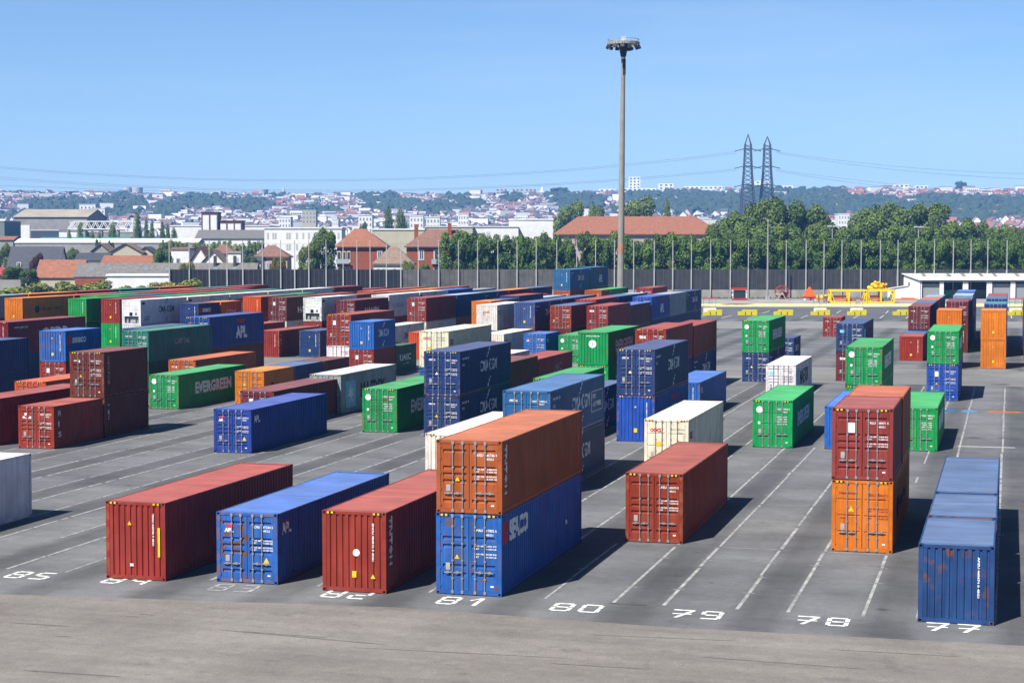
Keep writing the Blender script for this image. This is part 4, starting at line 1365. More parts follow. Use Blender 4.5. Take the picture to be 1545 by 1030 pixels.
for k, px in enumerate((1070, 1236, 1291, 1530)):
    p = gnd(px, 475.0)
    t = empty('bay_marker', (p.x - FWD.x * .9, p.y - FWD.y * .9, .014), ROT)
    b = MB(); b.box(-1.1, 1.1, .0, .06, .35, 1.25); link('white_panel', b.mesh('white_panel', MW), t)
    b = MB(); b.box(-1.2, 1.2, -.02, .08, 2.75, 2.95); link('top_bar', b.mesh('top_bar', simple('red_white', (0.62, 0.12, 0.12), .5)), t)
    for x in (-1.1, -.15, 1.04):
        b = MB(); b.box(x, x + .06, .065, .12, 0, 2.75); link('post', b.mesh('post', MGR), t)
    b = MB(); b.box(-.1, .6, .0, .04, 1.9, 2.7); link('number_plate', b.mesh('number_plate', simple('plate_grey', (.5, .5, .5), .5)), t)
    tag(t, ['white bay marker frame with red bar, leftmost of the four', 'white bay marker frame with red bar before the orange machine', 'white bay marker frame with red bar before the yellow frame', 'white bay marker frame with red bar at the far right'][k], 'marker', 'bay markers on the barriers')

def machinery():
    # red crate-like machine by the fence
    p = gnd(1116, 453)
    t = empty('red_machine', (p.x, p.y, .01), ROT)
    tag(t, 'red open-sided machine with a dark cage standing at the fence', 'machine')
    b = MB(); b.box(-1.5, 1.7, 0, 1.6, 0, .45); link('base', b.mesh('base', MR), t)
    b = MB(); b.box(-1.7, 1.7, 0, 1.6, 2.3, 2.7); b.box(-1.7, -1.45, .05, 1.55, 1.65, 1.85); b.box(1.45, 1.7, .05, 1.55, 1.65, 1.85); link('roof', b.mesh('roof', MR), t)
    b = MB(); b.box(-1.1, 1.3, .2, 1.4, .5, 2.2); link('cage', b.mesh('cage', simple('cage_dark', (.03, .045, .045), .6)), t)
    b = MB()
    for x in (-1.5, 1.5): b.box(x - .09, x + .09, .1, .28, .46, 2.29)
    b.box(-1.75, -1.46, -.02, .04, 1.9, 2.25); b.box(-1.75, -1.46, -.02, .04, .9, 1.4)
    link('post', b.mesh('post', MW), t)
    # cable reel
    p = gnd(1180, 453)
    t = empty('cable_reel', (p.x, p.y, .01), ROT)
    tag(t, 'large red and white spoked cable reel on a stand at the fence', 'cable reel')
    b = MB(); n = 20
    for k in range(n):
        a, c = 2 * PI * k / n, 2 * PI * (k + 1) / n
        for y in (0, .9):
            b.bar((1.45 * math.cos(a), y, 1.75 + 1.45 * math.sin(a)), (1.45 * math.cos(c), y, 1.75 + 1.45 * math.sin(c)), .16)
        if k % 2 == 0:
            b.bar((0, 0, 1.75), (1.45 * math.cos(a), 0, 1.75 + 1.45 * math.sin(a)), .07)
            b.bar((0, .9, 1.75), (1.45 * math.cos(a), .9, 1.75 + 1.45 * math.sin(a)), .07)
    link('wheel', b.mesh('wheel', simple('reel_red', (.42, .07, .08), .6, 0, .2, 2)), t)
    b = MB(); b.cyl((.35, .1, 1.2), (.35, .8, 1.2), .75, n=14); link('drum', b.mesh('drum', MK), t)
    b = MB()
    for x in (-1.2, .9):
        b.bar((x, -.2, 0), (0, -.2, 1.75), .14); b.bar((x, 1.1, 0), (0, 1.1, 1.75), .14)
    b.box(-1.5, .3, -.25, -.1, 1.2, 1.45); b.box(-1.5, 1.2, -.3, 1.2, 0, .14)
    link('stand', b.mesh('stand', simple('stand_cream', (.6, .56, .42), .6)), t)
    # orange grab
    p = gnd(1222, 453)
    t = empty('orange_grab', (p.x, p.y, .01), ROT)
    tag(t, 'orange stepped cargo grab between the cable reel and yellow frames', 'grab')
    b = MB(); b.poly([(-1.4, 0, .8), (1.4, 0, .8), (.9, 0, 1.5), (.75, 0, 2.2), (.2, 0, 2.5), (.15, 0, 2.9), (-.15, 0, 2.9), (-.2, 0, 2.5), (-.75, 0, 2.2), (-.9, 0, 1.5)], (0, 1.4, 0)); link('body', b.mesh('body', MO), t)
    b = MB(); b.box(-1.5, 1.5, -.1, 1.5, .55, .8); link('beam', b.mesh('beam', MR), t)
    for x in (-1.3, .2, .95):
        b = MB(); b.poly([(x, 0, 0), (x + .3, 0, 0), (x + .45, 0, .54), (x - .1, 0, .54)], (0, 1.2, 0)); link('foot', b.mesh('foot', MW if x != .2 else MR), t)
    # yellow spreader frames
    def frame(px0, px1, py, h, lab, ex):
        a, c = gnd(px0, py), gnd(px1, py)
        wd = (c - a).length
        t = empty('spreader_frame', (a.x, a.y, .01), ROT)
        tag(t, lab, 'spreader', 'yellow lifting frames by the fence')
        b = MB(); q = .38
        for y in (0, 2.2):
            for z in (.15, h):
                b.bar((0, y, z), (wd, y, z), q)
            n = max(2, int(wd / 3))
            for k in range(n + 1):
                b.bar((wd * k / n, y, .15), (wd * k / n, y, h), q * .9)
            b.bar((0, y, h), (wd * .12, y, .15), .16); b.bar((wd, y, h), (wd * .88, y, .15), .16)
        for z in (.15, h):
            for k in (0, 1): b.bar((wd * k, 0, z), (wd * k, 2.2, z), q)
        link('frame', b.mesh('frame', MY), t)
        b = MB()
        for z, x0, x1 in ((.6, .05, .5), (1.15, .05, .45)):
            b.box(wd * x0, wd * x1, .6, 1.6, z, z + .38)
        link('inner_beam', b.mesh('inner_beam', MO), t)
        b = MB(); b.box(wd * .55, wd * .95, .5, 1.7, .3, .8); link('cross_beam', b.mesh('cross_beam', MGR), t)
        return t, wd, h
    t, wd, h = frame(1253, 1308, 457, 2.6, 'long yellow lifting frame lying on the ground, orange beams inside', 0)
    b = MB(); rs = random.Random(5)
    for k in range(9):
        b.cyl((-2.6 + k * .28, rs.uniform(.2, 1.8), .3), (-2.5 + k * .3, rs.uniform(.2, 1.8), 1.6), .32, n=8)
    link('cable_bundle', b.mesh('cable_bundle', simple('cable_yellow', (.62, .5, .12), .6, 0, .3, 3)), t)
    t, wd, h = frame(1309, 1349, 457, 2.6, 'yellow lifting frame beside the white shed carrying a hoist', 1)
    b = MB()
    for k in range(30):
        x = wd * (.12 + .62 * rs.random()); z = h + rs.uniform(.1, 1.5)
        b.cyl((x, rs.uniform(.2, 1), z), (x + rs.uniform(-.5, .5), rs.uniform(1, 2), z + rs.uniform(-.2, .3)), rs.uniform(.18, .4), n=9)
    b.box(wd * .1, wd * .8, .3, 1.9, h + .02, h + .35)
    link('hoist', b.mesh('hoist', MY), t)
    b = MB(); b.box(wd * .4, wd * .55, .4, 1.2, h + 1.0, h + 1.6); b.box(wd * .6, wd * .7, .4, 1.2, h + .8, h + 1.2); link('motor', b.mesh('motor', MO), t)
    # green platform by the shed doors
    p = gnd(1420, 451)
    t = empty('access_platform', (p.x, p.y, .01), ROT)
    tag(t, 'green access platform machine in front of the shed door openings', 'lift')
    mgn = simple('machine_green', (.01, .28, .16), .5, 0, .12, 2)
    b = MB(); b.box(-.6, 2.4, 0, 2, .4, 2.0); link('body', b.mesh('body', mgn), t)
    b = MB(); b.box(-2, 2.2, 0, 1.6, 3.6, 4.0)
    for x in (-2, -.9, 1.0, 2.1):
        b.box(x, x + .12, 0, .12, 4.0, 5.2); b.box(x, x + .12, 1.48, 1.6, 4.0, 5.2)
    for z in (4.6, 5.1): b.box(-2, 2.2, 0, .1, z, z + .1); b.box(-2, 2.2, 1.5, 1.6, z, z + .1)
    link('platform', b.mesh('platform', mgn), t)
    b = MB()
    b.bar((-.3, .8, 2), (.6, .8, 3.6), .35); b.bar((.9, .8, 2), (-.2, .8, 3.6), .3); link('lift_arm', b.mesh('lift_arm', MGR), t)
    b = MB(); b.box(-.5, .4, -.04, -.005, 4.1, 5.2); link('panel', b.mesh('panel', MW), t)
    for x in (-.3, 1.8):
        b = MB(); b.cyl((x, -.1, .42), (x, .3, .42), .42, n=12); link('wheel', b.mesh('wheel', MK), t)
machinery()

# white shed with open bays
def shed():
    D = 398
    x0, x1 = at_d(1388, 430, D).dot(RGT), at_d(1620, 430, D).dot(RGT)
    p = RGT * x0 + FWD * D
    t = empty('shed', (p.x, p.y, 0), ROT)
    tag(t, 'long low white shed with open bays and grey roof windows', 'shed')
    wd = x1 - x0; dp = 12
    he, hr = z_at(423, D), z_at(410.5, D + 6)
    b = MB()
    # left gable wall (faces left), long front split by bays, back wall
    SK = 7.5                                                  # the end wall runs back at an angle
    gl = [(0, 0, 0), (-SK, dp, 0), (-SK, dp, he), (-SK / 2, dp / 2, hr), (0, 0, he)]
    b.poly(gl, (.25, 0, 0))
    lf = -(x0 - at_d(1358, 430, D).dot(RGT))
    b.box(-SK + .3, wd, dp - .2, dp, 0, he)
    link('wall', b.mesh('wall', simple('white_render', (.76, .76, .75), .8, 0, .08, .5, af=.98)), t)
    b = MB(); bays = []
    def ux(px): return at_d(px, 430, D).dot(RGT) - x0
    posts = [(1388, 1391), (1418, 1424), (1453, 1461), (1489, 1497), (1525, 1532), (1560, 1567), (1600, 1620)]
    for a, c in posts: b.box(ux(a), ux(c), 0, .35, 0, he - .35)
    link('pier', b.mesh('pier', MATS['white_render']), t)
    b = MB(); b.box(0.01, wd, .02, .33, he - .34, he + .05); link('lintel', b.mesh('lintel', simple('lintel_grey', (.45, .45, .44), .8)), t)
    for (a, c), dark in zip(((1391, 1418), (1497, 1525), (1532, 1560)), (0, 1, 1)):
        b = MB()
        n = 14
        for k in range(n):
            z = k * (he - .75) / n
            b.box(ux(a) + .01, ux(c) - .01, .5, .56 + (.03 if k % 2 else 0), z, z + (he - .75) / n)
        link('roller_door', b.mesh('roller_door', simple('roller_grey', (.36, .38, .39), .6)), t)
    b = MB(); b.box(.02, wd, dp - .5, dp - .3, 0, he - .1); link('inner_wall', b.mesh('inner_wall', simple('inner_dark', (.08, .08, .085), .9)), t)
    b = MB()
    b.poly([(-.3, -.5, he + .06), (wd, -.5, he + .06), (wd, dp / 2, hr + .1), (-.5 - SK / 2, dp / 2, hr + .1)], (0, 0, .12))
    b.poly([(-.5 - SK, dp + .5, he + .06), (wd, dp + .5, he + .06), (wd, dp / 2 + .02, hr + .1), (-.5 - SK / 2, dp / 2 + .02, hr + .1)], (0, 0, .12))
    link('roof', b.mesh('roof', simple('white_roof', (.72, .71, .68), .7, 0, .1, .4, af=.92)), t)
    for px in (1395, 1433, 1455, 1482, 1503, 1537, 1570):
        u = ux(px); f0, f1 = .35, .8
        b = MB()
        y0, y1 = -.5 + (dp / 2 + .5) * f0, -.5 + (dp / 2 + .5) * f1
        z0, z1 = he + .06 + (hr + .04 - he) * f0 + .13, he + .06 + (hr + .04 - he) * f1 + .13
        b.poly([(u, y0, z0), (u + .9, y0, z0), (u + .9, y1, z1), (u, y1, z1)], (0, 0, .06))
        link('roof_window', b.mesh('roof_window', simple('roof_window', (.28, .27, .24), .5)), t)
    # lean-to on the left, in front of the gable
    b = MB(); u = ux(1345)
    b.poly([(u, 3, 0), (-.9, 3, 0), (-.9, 3, he * .72), (u, 3, he * .52)], (0, 4, 0))
    link('annex', b.mesh('annex', MATS['white_render']), t)
    b = MB(); b.poly([(u - .3, 2.8, he * .52 + .01), (-.9, 2.8, he * .735), (-.9, 7.2, he * .735), (u - .3, 7.2, he * .52 + .01)], (0, 0, .12)); link('annex_roof', b.mesh('annex_roof', MATS['white_roof']), t)
    b = MB(); b.poly([(-1.66, 2.6, he * .7), (-1.93, 3.0, he * .7), (-1.93, 3.0, he * .9), (-1.66, 2.6, he * .9)], (-.06, -.02, 0)); link('vent', b.mesh('vent', simple('vent_grey', (.2, .2, .2), .6)), t)
shed()
p = gnd(1368, 452.5)
b = MB(); b.box(-2.5, 2.6, 0, .5, 0, .3); b.box(-1.2, 1.8, .05, .45, .3, .5)
o = link('timber_pile', b.mesh('timber_pile', MO), None, (p.x, p.y, .01), rz=ROT); tag(o, 'low pile of orange beams on the ground before the shed', 'beams')
# ------------------------------------------------------------------ trees
def leaf_mat():
    m, n, b = newmat('foliage')
    oi = nd(n, 'ShaderNodeObjectInfo')
    t = noise(n, 9.0, 3); t2 = noise(n, 2.2, 2)
    r = ramp(n, t.outputs[0], [(0.3, 0.68), (0.7, 1.32)])
    c = mix(n, 1.0, oi.outputs['Color'], r.outputs[0], 'MULTIPLY')
    r2 = ramp(n, t2.outputs[0], [(0.38, (0.8, 0.85, 0.9)), (0.62, (1.25, 1.12, 0.8))])
    c = mix(n, 1.0, c, r2.outputs[0], 'MULTIPLY')
    c = mix(n, 1.0, c, (1.12, 1.0, 0.72), 'MULTIPLY')
    n.links.new(c, b.inputs['Base Color'])
    b.inputs['Roughness'].default_value = 0.75
    b.inputs['Specular IOR Level'].default_value = 0.15
    return m
M_LEAF = leaf_mat()
M_BARK = simple('bark', (0.10, 0.075, 0.05), 0.9, 0, .3, 3)

def crown_mesh(seed, shape, n=3200, size=.05):
    """leaf clumps spread through lumpy lobes; the crown fills a box one unit wide and one unit tall"""
    r = random.Random(seed)
    lobes = []
    if shape == 'broad':
        for k in range(26):
            a = r.uniform(0, 2 * PI); z = r.uniform(.14, .88)
            rad = math.sqrt(max(.02, 1 - ((z - .45) / .56) ** 2)) * .34
            q = rad * math.sqrt(r.uniform(.25, 1))
            lobes.append((q * math.cos(a), q * math.sin(a), z, r.uniform(.10, .165)))
    elif shape == 'column':
        for k in range(15):
            z = .08 + .84 * k / 14
            rad = .30 * (1 - ((z - .4) / .66) ** 2)
            a = r.uniform(0, 2 * PI)
            lobes.append((.4 * rad * math.cos(a), .4 * rad * math.sin(a), z, max(.05, rad * r.uniform(.75, 1.1))))
    elif shape == 'hedge':
        for k in range(42):
            z = r.uniform(.06, .9)
            lobes.append((r.uniform(-.36, .36) * (1 if z < .7 else .75), r.uniform(-.34, .34), z, r.uniform(.085, .135)))
    elif shape == 'bush':
        for k in range(14):
            x = r.uniform(-.42, .42); lobes.append((x, r.uniform(-.3, .3), r.uniform(.1, .75) * (1 - abs(x)), r.uniform(.13, .22)))
    b = MB()
    tot = sum(l[3] ** 2 for l in lobes)
    for (x, y, z, rad) in lobes:
        m = int(n * rad * rad / tot)
        for _ in range(m):
            d = Vector((r.gauss(0, 1), r.gauss(0, 1), r.gauss(0, 1) + .25)).normalized()
            q = rad * (r.uniform(.75, 1.08) if r.random() < .85 else r.uniform(.3, 1.25))
            sq = .55 if shape == 'column' else 1
            c = Vector((x, y, z)) + Vector((d.x * q, d.y * q, d.z * q * (1.3 if shape == 'column' else 1)))
            nn = (d + Vector((r.gauss(0, .5), r.gauss(0, .5), r.gauss(0, .5)))).normalized()
            u = nn.cross(Vector((r.gauss(0, 1), r.gauss(0, 1), r.gauss(0, 1)))).normalized(); v = nn.cross(u)
            s = size * r.uniform(.5, 1.15)
            b.quad(tuple(c - u * s - v * s * .5), tuple(c + u * s * .3 - v * s * .8), tuple(c + u * s + v * s * .5), tuple(c - u * s * .3 + v * s * .8))
    return b.mesh('crown', M_LEAF, recalc=False)

def trunk_mesh(seed):
    r = random.Random(seed); b = MB()
    b.cyl((0, 0, 0), (.02, 0, .45), .035, .022, 7); b.cyl((.02, 0, .45), (0, .02, .8), .022, .008, 6)
    for k in range(6):
        a = r.uniform(0, 2 * PI); z = r.uniform(.28, .6)
        b.cyl((.01, 0, z), (.26 * math.cos(a), .26 * math.sin(a), z + r.uniform(.15, .28)), .014, .004, 5)
    return b.mesh('trunk', M_BARK)
CROWN = {s: [crown_mesh(10 * i + k, s, *p) for k in range(q)] for i, (s, q, p) in enumerate((('broad', 4, (9500, .021)), ('column', 3, (3600, .028)), ('hedge', 4, (9500, .022)), ('bush', 3, (3000, .04))))}
TRUNK = [trunk_mesh(k) for k in range(2)]
rt = random.Random(21)
def tree(px, py_top, D, wpx, shape, label, cat='tree', group=None, col=(0.055, 0.10, 0.030), base=0.0, name='tree', hpx=None):
    p = at_d(px, 440, D)
    h = z_at(py_top, D) - base
    wd = wpx * D / FPX
    t = empty(name, (p.x, p.y, base), rt.uniform(0, 6.28) if shape != 'hedge' else ROT + rt.choice((0, PI)))
    tag(t, label, cat, group)
    j = rt.uniform(.82, 1.18)
    z0 = h * (.12 if shape in ('broad', 'column') else .02)
    link('crown', rt.choice(CROWN[shape]), t, (0, 0, z0), color=[c * j for c in col], scale=(wd / .95, wd / .95, (h - z0) / 1.0))
    if shape != 'bush':
        link('trunk', rt.choice(TRUNK), t, (0, 0, 0), scale=(wd * 1.0, wd * 1.0, h))
    return t

# the long row of trimmed trees behind the fence
px = 688
k = 0
while px < 1740:
    D = 424 + rt.uniform(-2, 2)
    top = 348 if px < 760 else 352 if px < 1050 else 356
    tree(px, top + rt.uniform(-5, 4) - (5 if px < 700 else 0), D, 60 + rt.uniform(-4, 8), 'hedge', 'dense green tree in the long even row behind the fence', 'tree', 'trees in the row behind the fence', (0.050, 0.100, 0.026))
    px += 26 + rt.uniform(-2, 4)
# bigger trees rising behind that row
for (px, top, D, wp) in ((1112, 318, 520, 90), (1150, 305, 530, 80), (1186, 301, 540, 88), (1222, 306, 535, 76), (1085, 340, 500, 60), (1262, 338, 510, 70), (1305, 318, 545, 76), (1338, 308, 550, 80), (1372, 304, 550, 84), (1408, 303, 555, 74),
                         (1440, 336, 520, 66), (1470, 332, 530, 60), (1505, 338, 520, 62), (1538, 340, 515, 56), (1240, 330, 500, 60), (1288, 340, 490, 60), (1400, 335, 500, 64), (1350, 335, 495, 70), (1180, 335, 490, 70), (1130, 338, 490, 66)):
    tree(px, top, D, wp, 'broad', 'large rounded tree towering behind the row at the right' if top < 325 else 'mid sized green tree between the row and the tall trees', 'tree', 'big trees behind the row', (0.06, 0.105, 0.035))
for (px, top, D, wp, lab) in ((862, 306, 820, 64, 'rounded green tree left of the long tiled roof'), (900, 306, 850, 40, 'small rounded tree just left of the tall mast'), (962, 299, 830, 70, 'broad green tree rising behind the long tiled roof'), (1006, 304, 800, 22, 'narrow pointed tree at the right end of the tiled roof'),
                              (488, 346, 445, 48, 'tall dark leafy tree left of the brick house'), (466, 366, 440, 40, 'loose lighter tree in front of the white flats'), (585, 316, 900, 24, 'dark columnar tree above the orange roof, left of a pair'), (604, 317, 900, 28, 'dark columnar tree above the orange roof, right of a pair'),
                              (640, 398, 430, 26, 'thin grey green shrub beside the small white house'), (616, 392, 430, 26, 'small pale shrub before the low white house'), (548, 336, 1000, 16, 'tiny dark tree above the orange hipped roof')):
    tree(px, top, D, wp, 'column' if 'column' in lab or 'narrow' in lab else 'broad', lab, 'tree', None, (0.05, 0.09, 0.03) if 'dark' in lab else (0.075, 0.12, 0.04))
for (px, top, D, wp) in ((122, 338, 800, 16), (172, 338, 800, 22), (209, 321, 790, 18), (222, 331, 800, 12), (230, 334, 800, 12), (246, 336, 800, 12), (254, 340, 800, 11), (264, 346, 800, 18), (106, 350, 780, 12), (140, 350, 780, 14), (151, 350, 780, 12)):
    tree(px, top, D, wp, 'column', 'slim green poplar by the pale industrial sheds' if top < 345 else 'small pale green tree by the industrial sheds', 'tree', 'trees by the industrial sheds', (0.075, 0.125, 0.045))
for (px, top, D, wp, lab, col) in ((57, 383, 470, 26, 'dark purple tree in front of the slate roof', (0.045, 0.02, 0.03)), (20, 400, 430, 40, 'dark green shrubby tree by the red roof', (0.04, 0.085, 0.02)), (44, 405, 428, 34, 'dark green bushy tree left of the orange roof', (0.04, 0.08, 0.02)), (8, 368, 520, 24, 'green tree at the far left edge', (0.06, 0.1, 0.035)),
                                   (110, 375, 560, 26, 'green tree behind the slate extension roof', (0.06, 0.1, 0.04)), (246, 376, 470, 34, 'round dark green tree above the long grey roof', (0.05, 0.1, 0.03)), (282, 394, 408, 36, 'wispy pale tree growing over the fence end', (0.12, 0.14, 0.06)), (150, 362, 640, 14, 'dark little tree above pale gables, left', (0.04, 0.07, 0.03)),
                                   (168, 361, 640, 14, 'dark little tree above pale gables, right', (0.04, 0.07, 0.03)), (420, 388, 425, 30, 'brownish green shrub by the fence posts', (0.10, 0.10, 0.035)), (378, 384, 470, 30, 'green garden tree left of the pink house', (0.05, 0.09, 0.03))):
    tree(px, top, D, wp, 'broad', lab, 'tree', None, col)
for k, px in enumerate(range(250, 398, 16)):
    tree(px, 362 + rt.uniform(-2, 2), 640, 26, 'hedge', 'pale green tree in the band behind the village roofs', 'tree', 'green band behind the village roofs', (0.095, 0.15, 0.05))
for k, (px, top, wp) in enumerate(((4, 428, 62), (30, 430, 50), (55, 424, 56), (78, 423, 54), (100, 420, 56), (122, 417, 58), (144, 418, 56), (164, 423, 46), (186, 427, 40), (232, 421, 46), (256, 416, 56), (280, 409, 50), (210, 427, 40))):
    tree(px, top, 396, wp, 'bush', 'yellow green bush in the scrub along the yard edge', 'bush', 'scrub along the yard edge', (0.12, 0.16, 0.035), name='bush')
# scattered weeds along the foot of the wall
gb = MB(); rg = random.Random(9)
for _ in range(1500):
    u = at_d(rg.uniform(1060, 1350), 450, 400).dot(RGT); d = 401.2 + rg.uniform(-.8, .6)
    p = RGT * u + FWD * d; h = rg.uniform(.1, .7) * (1 if rg.random() < .3 else .4); a = rg.uniform(0, 6)
    gb.tri((p.x - .12 * math.cos(a), p.y - .12 * math.sin(a), .008), (p.x + .12 * math.cos(a), p.y + .12 * math.sin(a), .008), (p.x + rg.uniform(-.2, .2), p.y, h))
o = link('weeds', gb.mesh('weeds', simple('weeds_green', (.13, .17, .05), .9, 0, .3, 1), recalc=False)); o['kind'] = 'stuff'

# ------------------------------------------------------------------ buildings beyond the fence
def tile_mat(name, c, line=.25):
    m, n, b = newmat(name)
    tc = nd(n, 'ShaderNodeTexCoord')
    br = nd(n, 'ShaderNodeTexWave', wave_type='BANDS', bands_direction='Z')
    br.inputs['Scale'].default_value = 1.6; br.inputs['Distortion'].default_value = .6; br.inputs['Detail'].default_value = 2
    n.links.new(tc.outputs['Object'], br.inputs['Vector'])
    r = ramp(n, br.outputs[0], [(0.05, 1 - line), (0.5, 1.05)])
    t = noise(n, 1.3, 5); r2 = ramp(n, t.outputs[0], [(0.3, .66), (0.7, 1.2)])
    o = mix(n, 1.0, [v * AF for v in c], r.outputs[0], 'MULTIPLY'); o = mix(n, 1.0, o, r2.outputs[0], 'MULTIPLY')
    n.links.new(o, b.inputs['Base Color']); b.inputs['Roughness'].default_value = .8
    return m
R_OR = tile_mat('orange_tiles', (0.385, 0.14, 0.066), .42); R_BR = tile_mat('brown_tiles', (0.27, 0.125, 0.085)); R_RD = tile_mat('red_tiles', (0.42, 0.05, 0.045)); R_SL = tile_mat('slate', (0.055, 0.062, 0.08)); R_GR = tile_mat('grey_sheets', (0.20, 0.185, 0.165)); R_TAN = tile_mat('tan_tiles', (0.30, 0.20, 0.14))
W_BK = simple('brick', (0.38, 0.105, 0.05), .85, 0, .18, 1.5); W_WH = simple('house_white', (0.74, 0.74, 0.71), .85, 0, .10, .4, af=.97); W_CR = simple('house_cream', (0.62, 0.57, 0.42), .85, 0, .1, .4); W_GY = simple('house_grey', (0.40, 0.385, 0.35), .85, 0, .2, .3); W_PK = simple('house_pink', (0.62, 0.47, 0.40), .85, 0, .1, .5)
G_WIN = simple('window_glass', (0.05, 0.07, 0.09), .15); W_FR = simple('window_frame', (0.72, 0.72, 0.70), .6)

def building(name, label, cat, px0, px1, eave, ridge, D, dp, wall, roof, kind='gable', ridge_px=None, over=.5, windows=(), group=None, base=0, along=True, chimneys=()):
    x0, x1 = at_d(px0, 400, D).dot(RGT), at_d(px1, 400, D).dot(RGT)
    p = RGT * x0 + FWD * D
    t = empty(name, (p.x, p.y, base), ROT)
    tag(t, label, cat, group)
    wd = x1 - x0; he = z_at(eave, D) - base; hr = (z_at(ridge, D + dp / 2) - base) if ridge is not None else he
    b = MB()
    if kind == 'flat' or kind == 'hip':
        b.box(over, wd - over, 0, dp, 0, he)
    elif kind == 'gable':                                     # ridge parallel to the front
        b.poly([(over, 0, 0), (over, dp, 0), (over, dp, he), (over, dp / 2, hr - .05), (over, 0, he)], (wd - 2 * over, 0, 0))
    else:                                                     # gable end to the viewer
        b.poly([(over, 0, 0), (wd - over, 0, 0), (wd - over, 0, he), (wd / 2, 0, hr - .1), (over, 0, he)], (0, dp, 0))
    link('wall', b.mesh('wall', wall), t)
    b = MB()
    if kind == 'flat':
        b.box(over - .25, wd - over + .25, -.25, dp + .25, he, he + .5)
    elif kind == 'gable':
        for s in (0, 1):
            ya = -over if s == 0 else dp + over
            b.poly([(0, ya, he - .1), (wd, ya, he - .1), (wd, dp / 2, hr), (0, dp / 2, hr)], (0, 0, .22))
    elif kind == 'end':
        for xa in (0, wd):
            b.poly([(xa, -over, he - .1), (xa, dp, he - .1), (wd / 2, dp, hr), (wd / 2, -over, hr)], (0, 0, .22))
    else:
        ra, rb = ridge_px if ridge_px else (px0 + (px1 - px0) * .4, px0 + (px1 - px0) * .6)
        xa = (at_d(ra, 380, D + dp / 2).dot(RGT) - x0); xb = (at_d(rb, 380, D + dp / 2).dot(RGT) - x0)
        A, B_, C_, E_ = (0, -over, he), (wd, -over, he), (wd, dp + over, he), (0, dp + over, he)
        r1, r2 = (xa, dp / 2, hr), (xb, dp / 2, hr)
        i = len(b.v); b.v += [A, B_, C_, E_, r1, r2]
        for f in ((0, 1, 5, 4), (1, 2, 5), (2, 3, 4, 5), (3, 0, 4), (3, 2, 1, 0)): b.face(f)
        b.box(-.05, wd + .05, -over - .05, dp + over + .05, he - .32, he - .02)
    link('roof', b.mesh('roof', roof), t)
    for (u0, u1, za, zb) in windows:                          # fractions of width, metres in height
        f = MB(); f.box(wd * u0, wd * u1, -.09, -.01, za, zb); fo = link('window', f.mesh('window', W_FR), t)
        g = MB(); q = (zb - za) * .12; g.box(wd * u0 + q, wd * (u0 + u1) / 2 - q * .3, -.12, -.092, za + q, zb - q); g.box(wd * (u0 + u1) / 2 + q * .3, wd * u1 - q, -.12, -.092, za + q, zb - q)
        link('pane', g.mesh('pane', G_WIN), fo)
    for (u, zt, m) in chimneys:
        c = MB(); c.box(wd * u - .5, wd * u + .5, dp * .3, dp * .3 + .9, he - .3, zt)
        link('chimney', c.mesh('chimney', m), t)
    return t, wd, he, hr
B = building
t, wd, he, hr = B('brick_house', 'red brick house with a bright orange hipped roof', 'house', 505, 585, 371.5, 345, 470, 12, W_BK, R_OR, 'hip', (535, 551), .6, ((.80, .90, 8.0, 10.6),))
for z in (3.2, 7.4):
    for u in (.05, .14, .23):
        b = MB(); b.box(wd * u, wd * u + .95, -.12, -.02, z, z + 3.0); f = link('window', b.mesh('window', simple('cream_panel', (.72, .66, .5), .7)), t)
        b = MB(); b.box(wd * u + .15, wd * u + .8, -.15, -.122, z + .9, z + 2.7); link('pane', b.mesh('pane', G_WIN), f)
    b = MB(); b.box(.4, wd * .28, -1.0, -.13, z - .3, z - .1); b.box(.4, wd * .28, -1.0, -.95, z - .1, z + .9); link('balcony', b.mesh('balcony', simple('balcony_glass', (.45, .52, .52), .4)), t)
t, wd, he, hr = B('brick_house', 'red brick house with a brown tiled hipped roof and chimneys', 'house', 610, 704, 371.5, 346, 470, 12, W_BK, R_BR, 'hip', (645, 690), .6, ((.23, .32, 8.0, 10.8), (.23, .32, 3.6, 6.4), (.47, .62, 8.0, 10.8), (.47, .62, 3.6, 6.2)), chimneys=((.18, 17.5, W_BK), (.72, 17.8, W_BK)))
b = MB()
for z in (7.2, 2.9): b.box(wd * .44, wd * .64, -1.2, -.13, z - .2, z); b.box(wd * .44, wd * .64, -1.2, -1.12, z, z + 1.0)
link('balcony', b.mesh('balcony', MATS['balcony_glass']), t)
B('small_house', 'low white house with a brown hipped roof between two brick houses', 'house', 561, 625, 397.5, 371, 445, 9, W_WH, R_TAN, 'hip', (590, 598), .4, ((.12, .18, 4.9, 6.2), (.24, .3, 4.9, 6.2), (.5, .56, 5, 6.2)))
B('long_house', 'long building with a wide orange tiled hipped roof behind the trees', 'building', 836, 1090, 353, 326.5, 640, 22, W_PK, R_OR, 'hip', (872, 1050), .8, tuple((u, u + .02, 9, 12.5) for u in (.3, .5, .56, .7, .9)))
B('white_hall', 'plain white hall behind the tree row left of the tiled roof', 'building', 766, 836, 332, None, 720, 30, W_WH, W_WH, 'flat')
B('school_block', 'low white block with brown red door panels behind the trees', 'building', 712, 784, 343, None, 700, 20, W_WH, W_FR, 'flat', windows=((.3, .38, 12, 17), (.52, .6, 12, 16)))
B('flat_block', 'pale long flat building behind the brick houses', 'building', 560, 642, 347, None, 620, 25, W_CR, W_WH, 'flat')
B('flat_block', 'cream flat building behind the brown hipped roof', 'building', 640, 715, 343, None, 680, 25, W_CR, W_FR, 'flat')
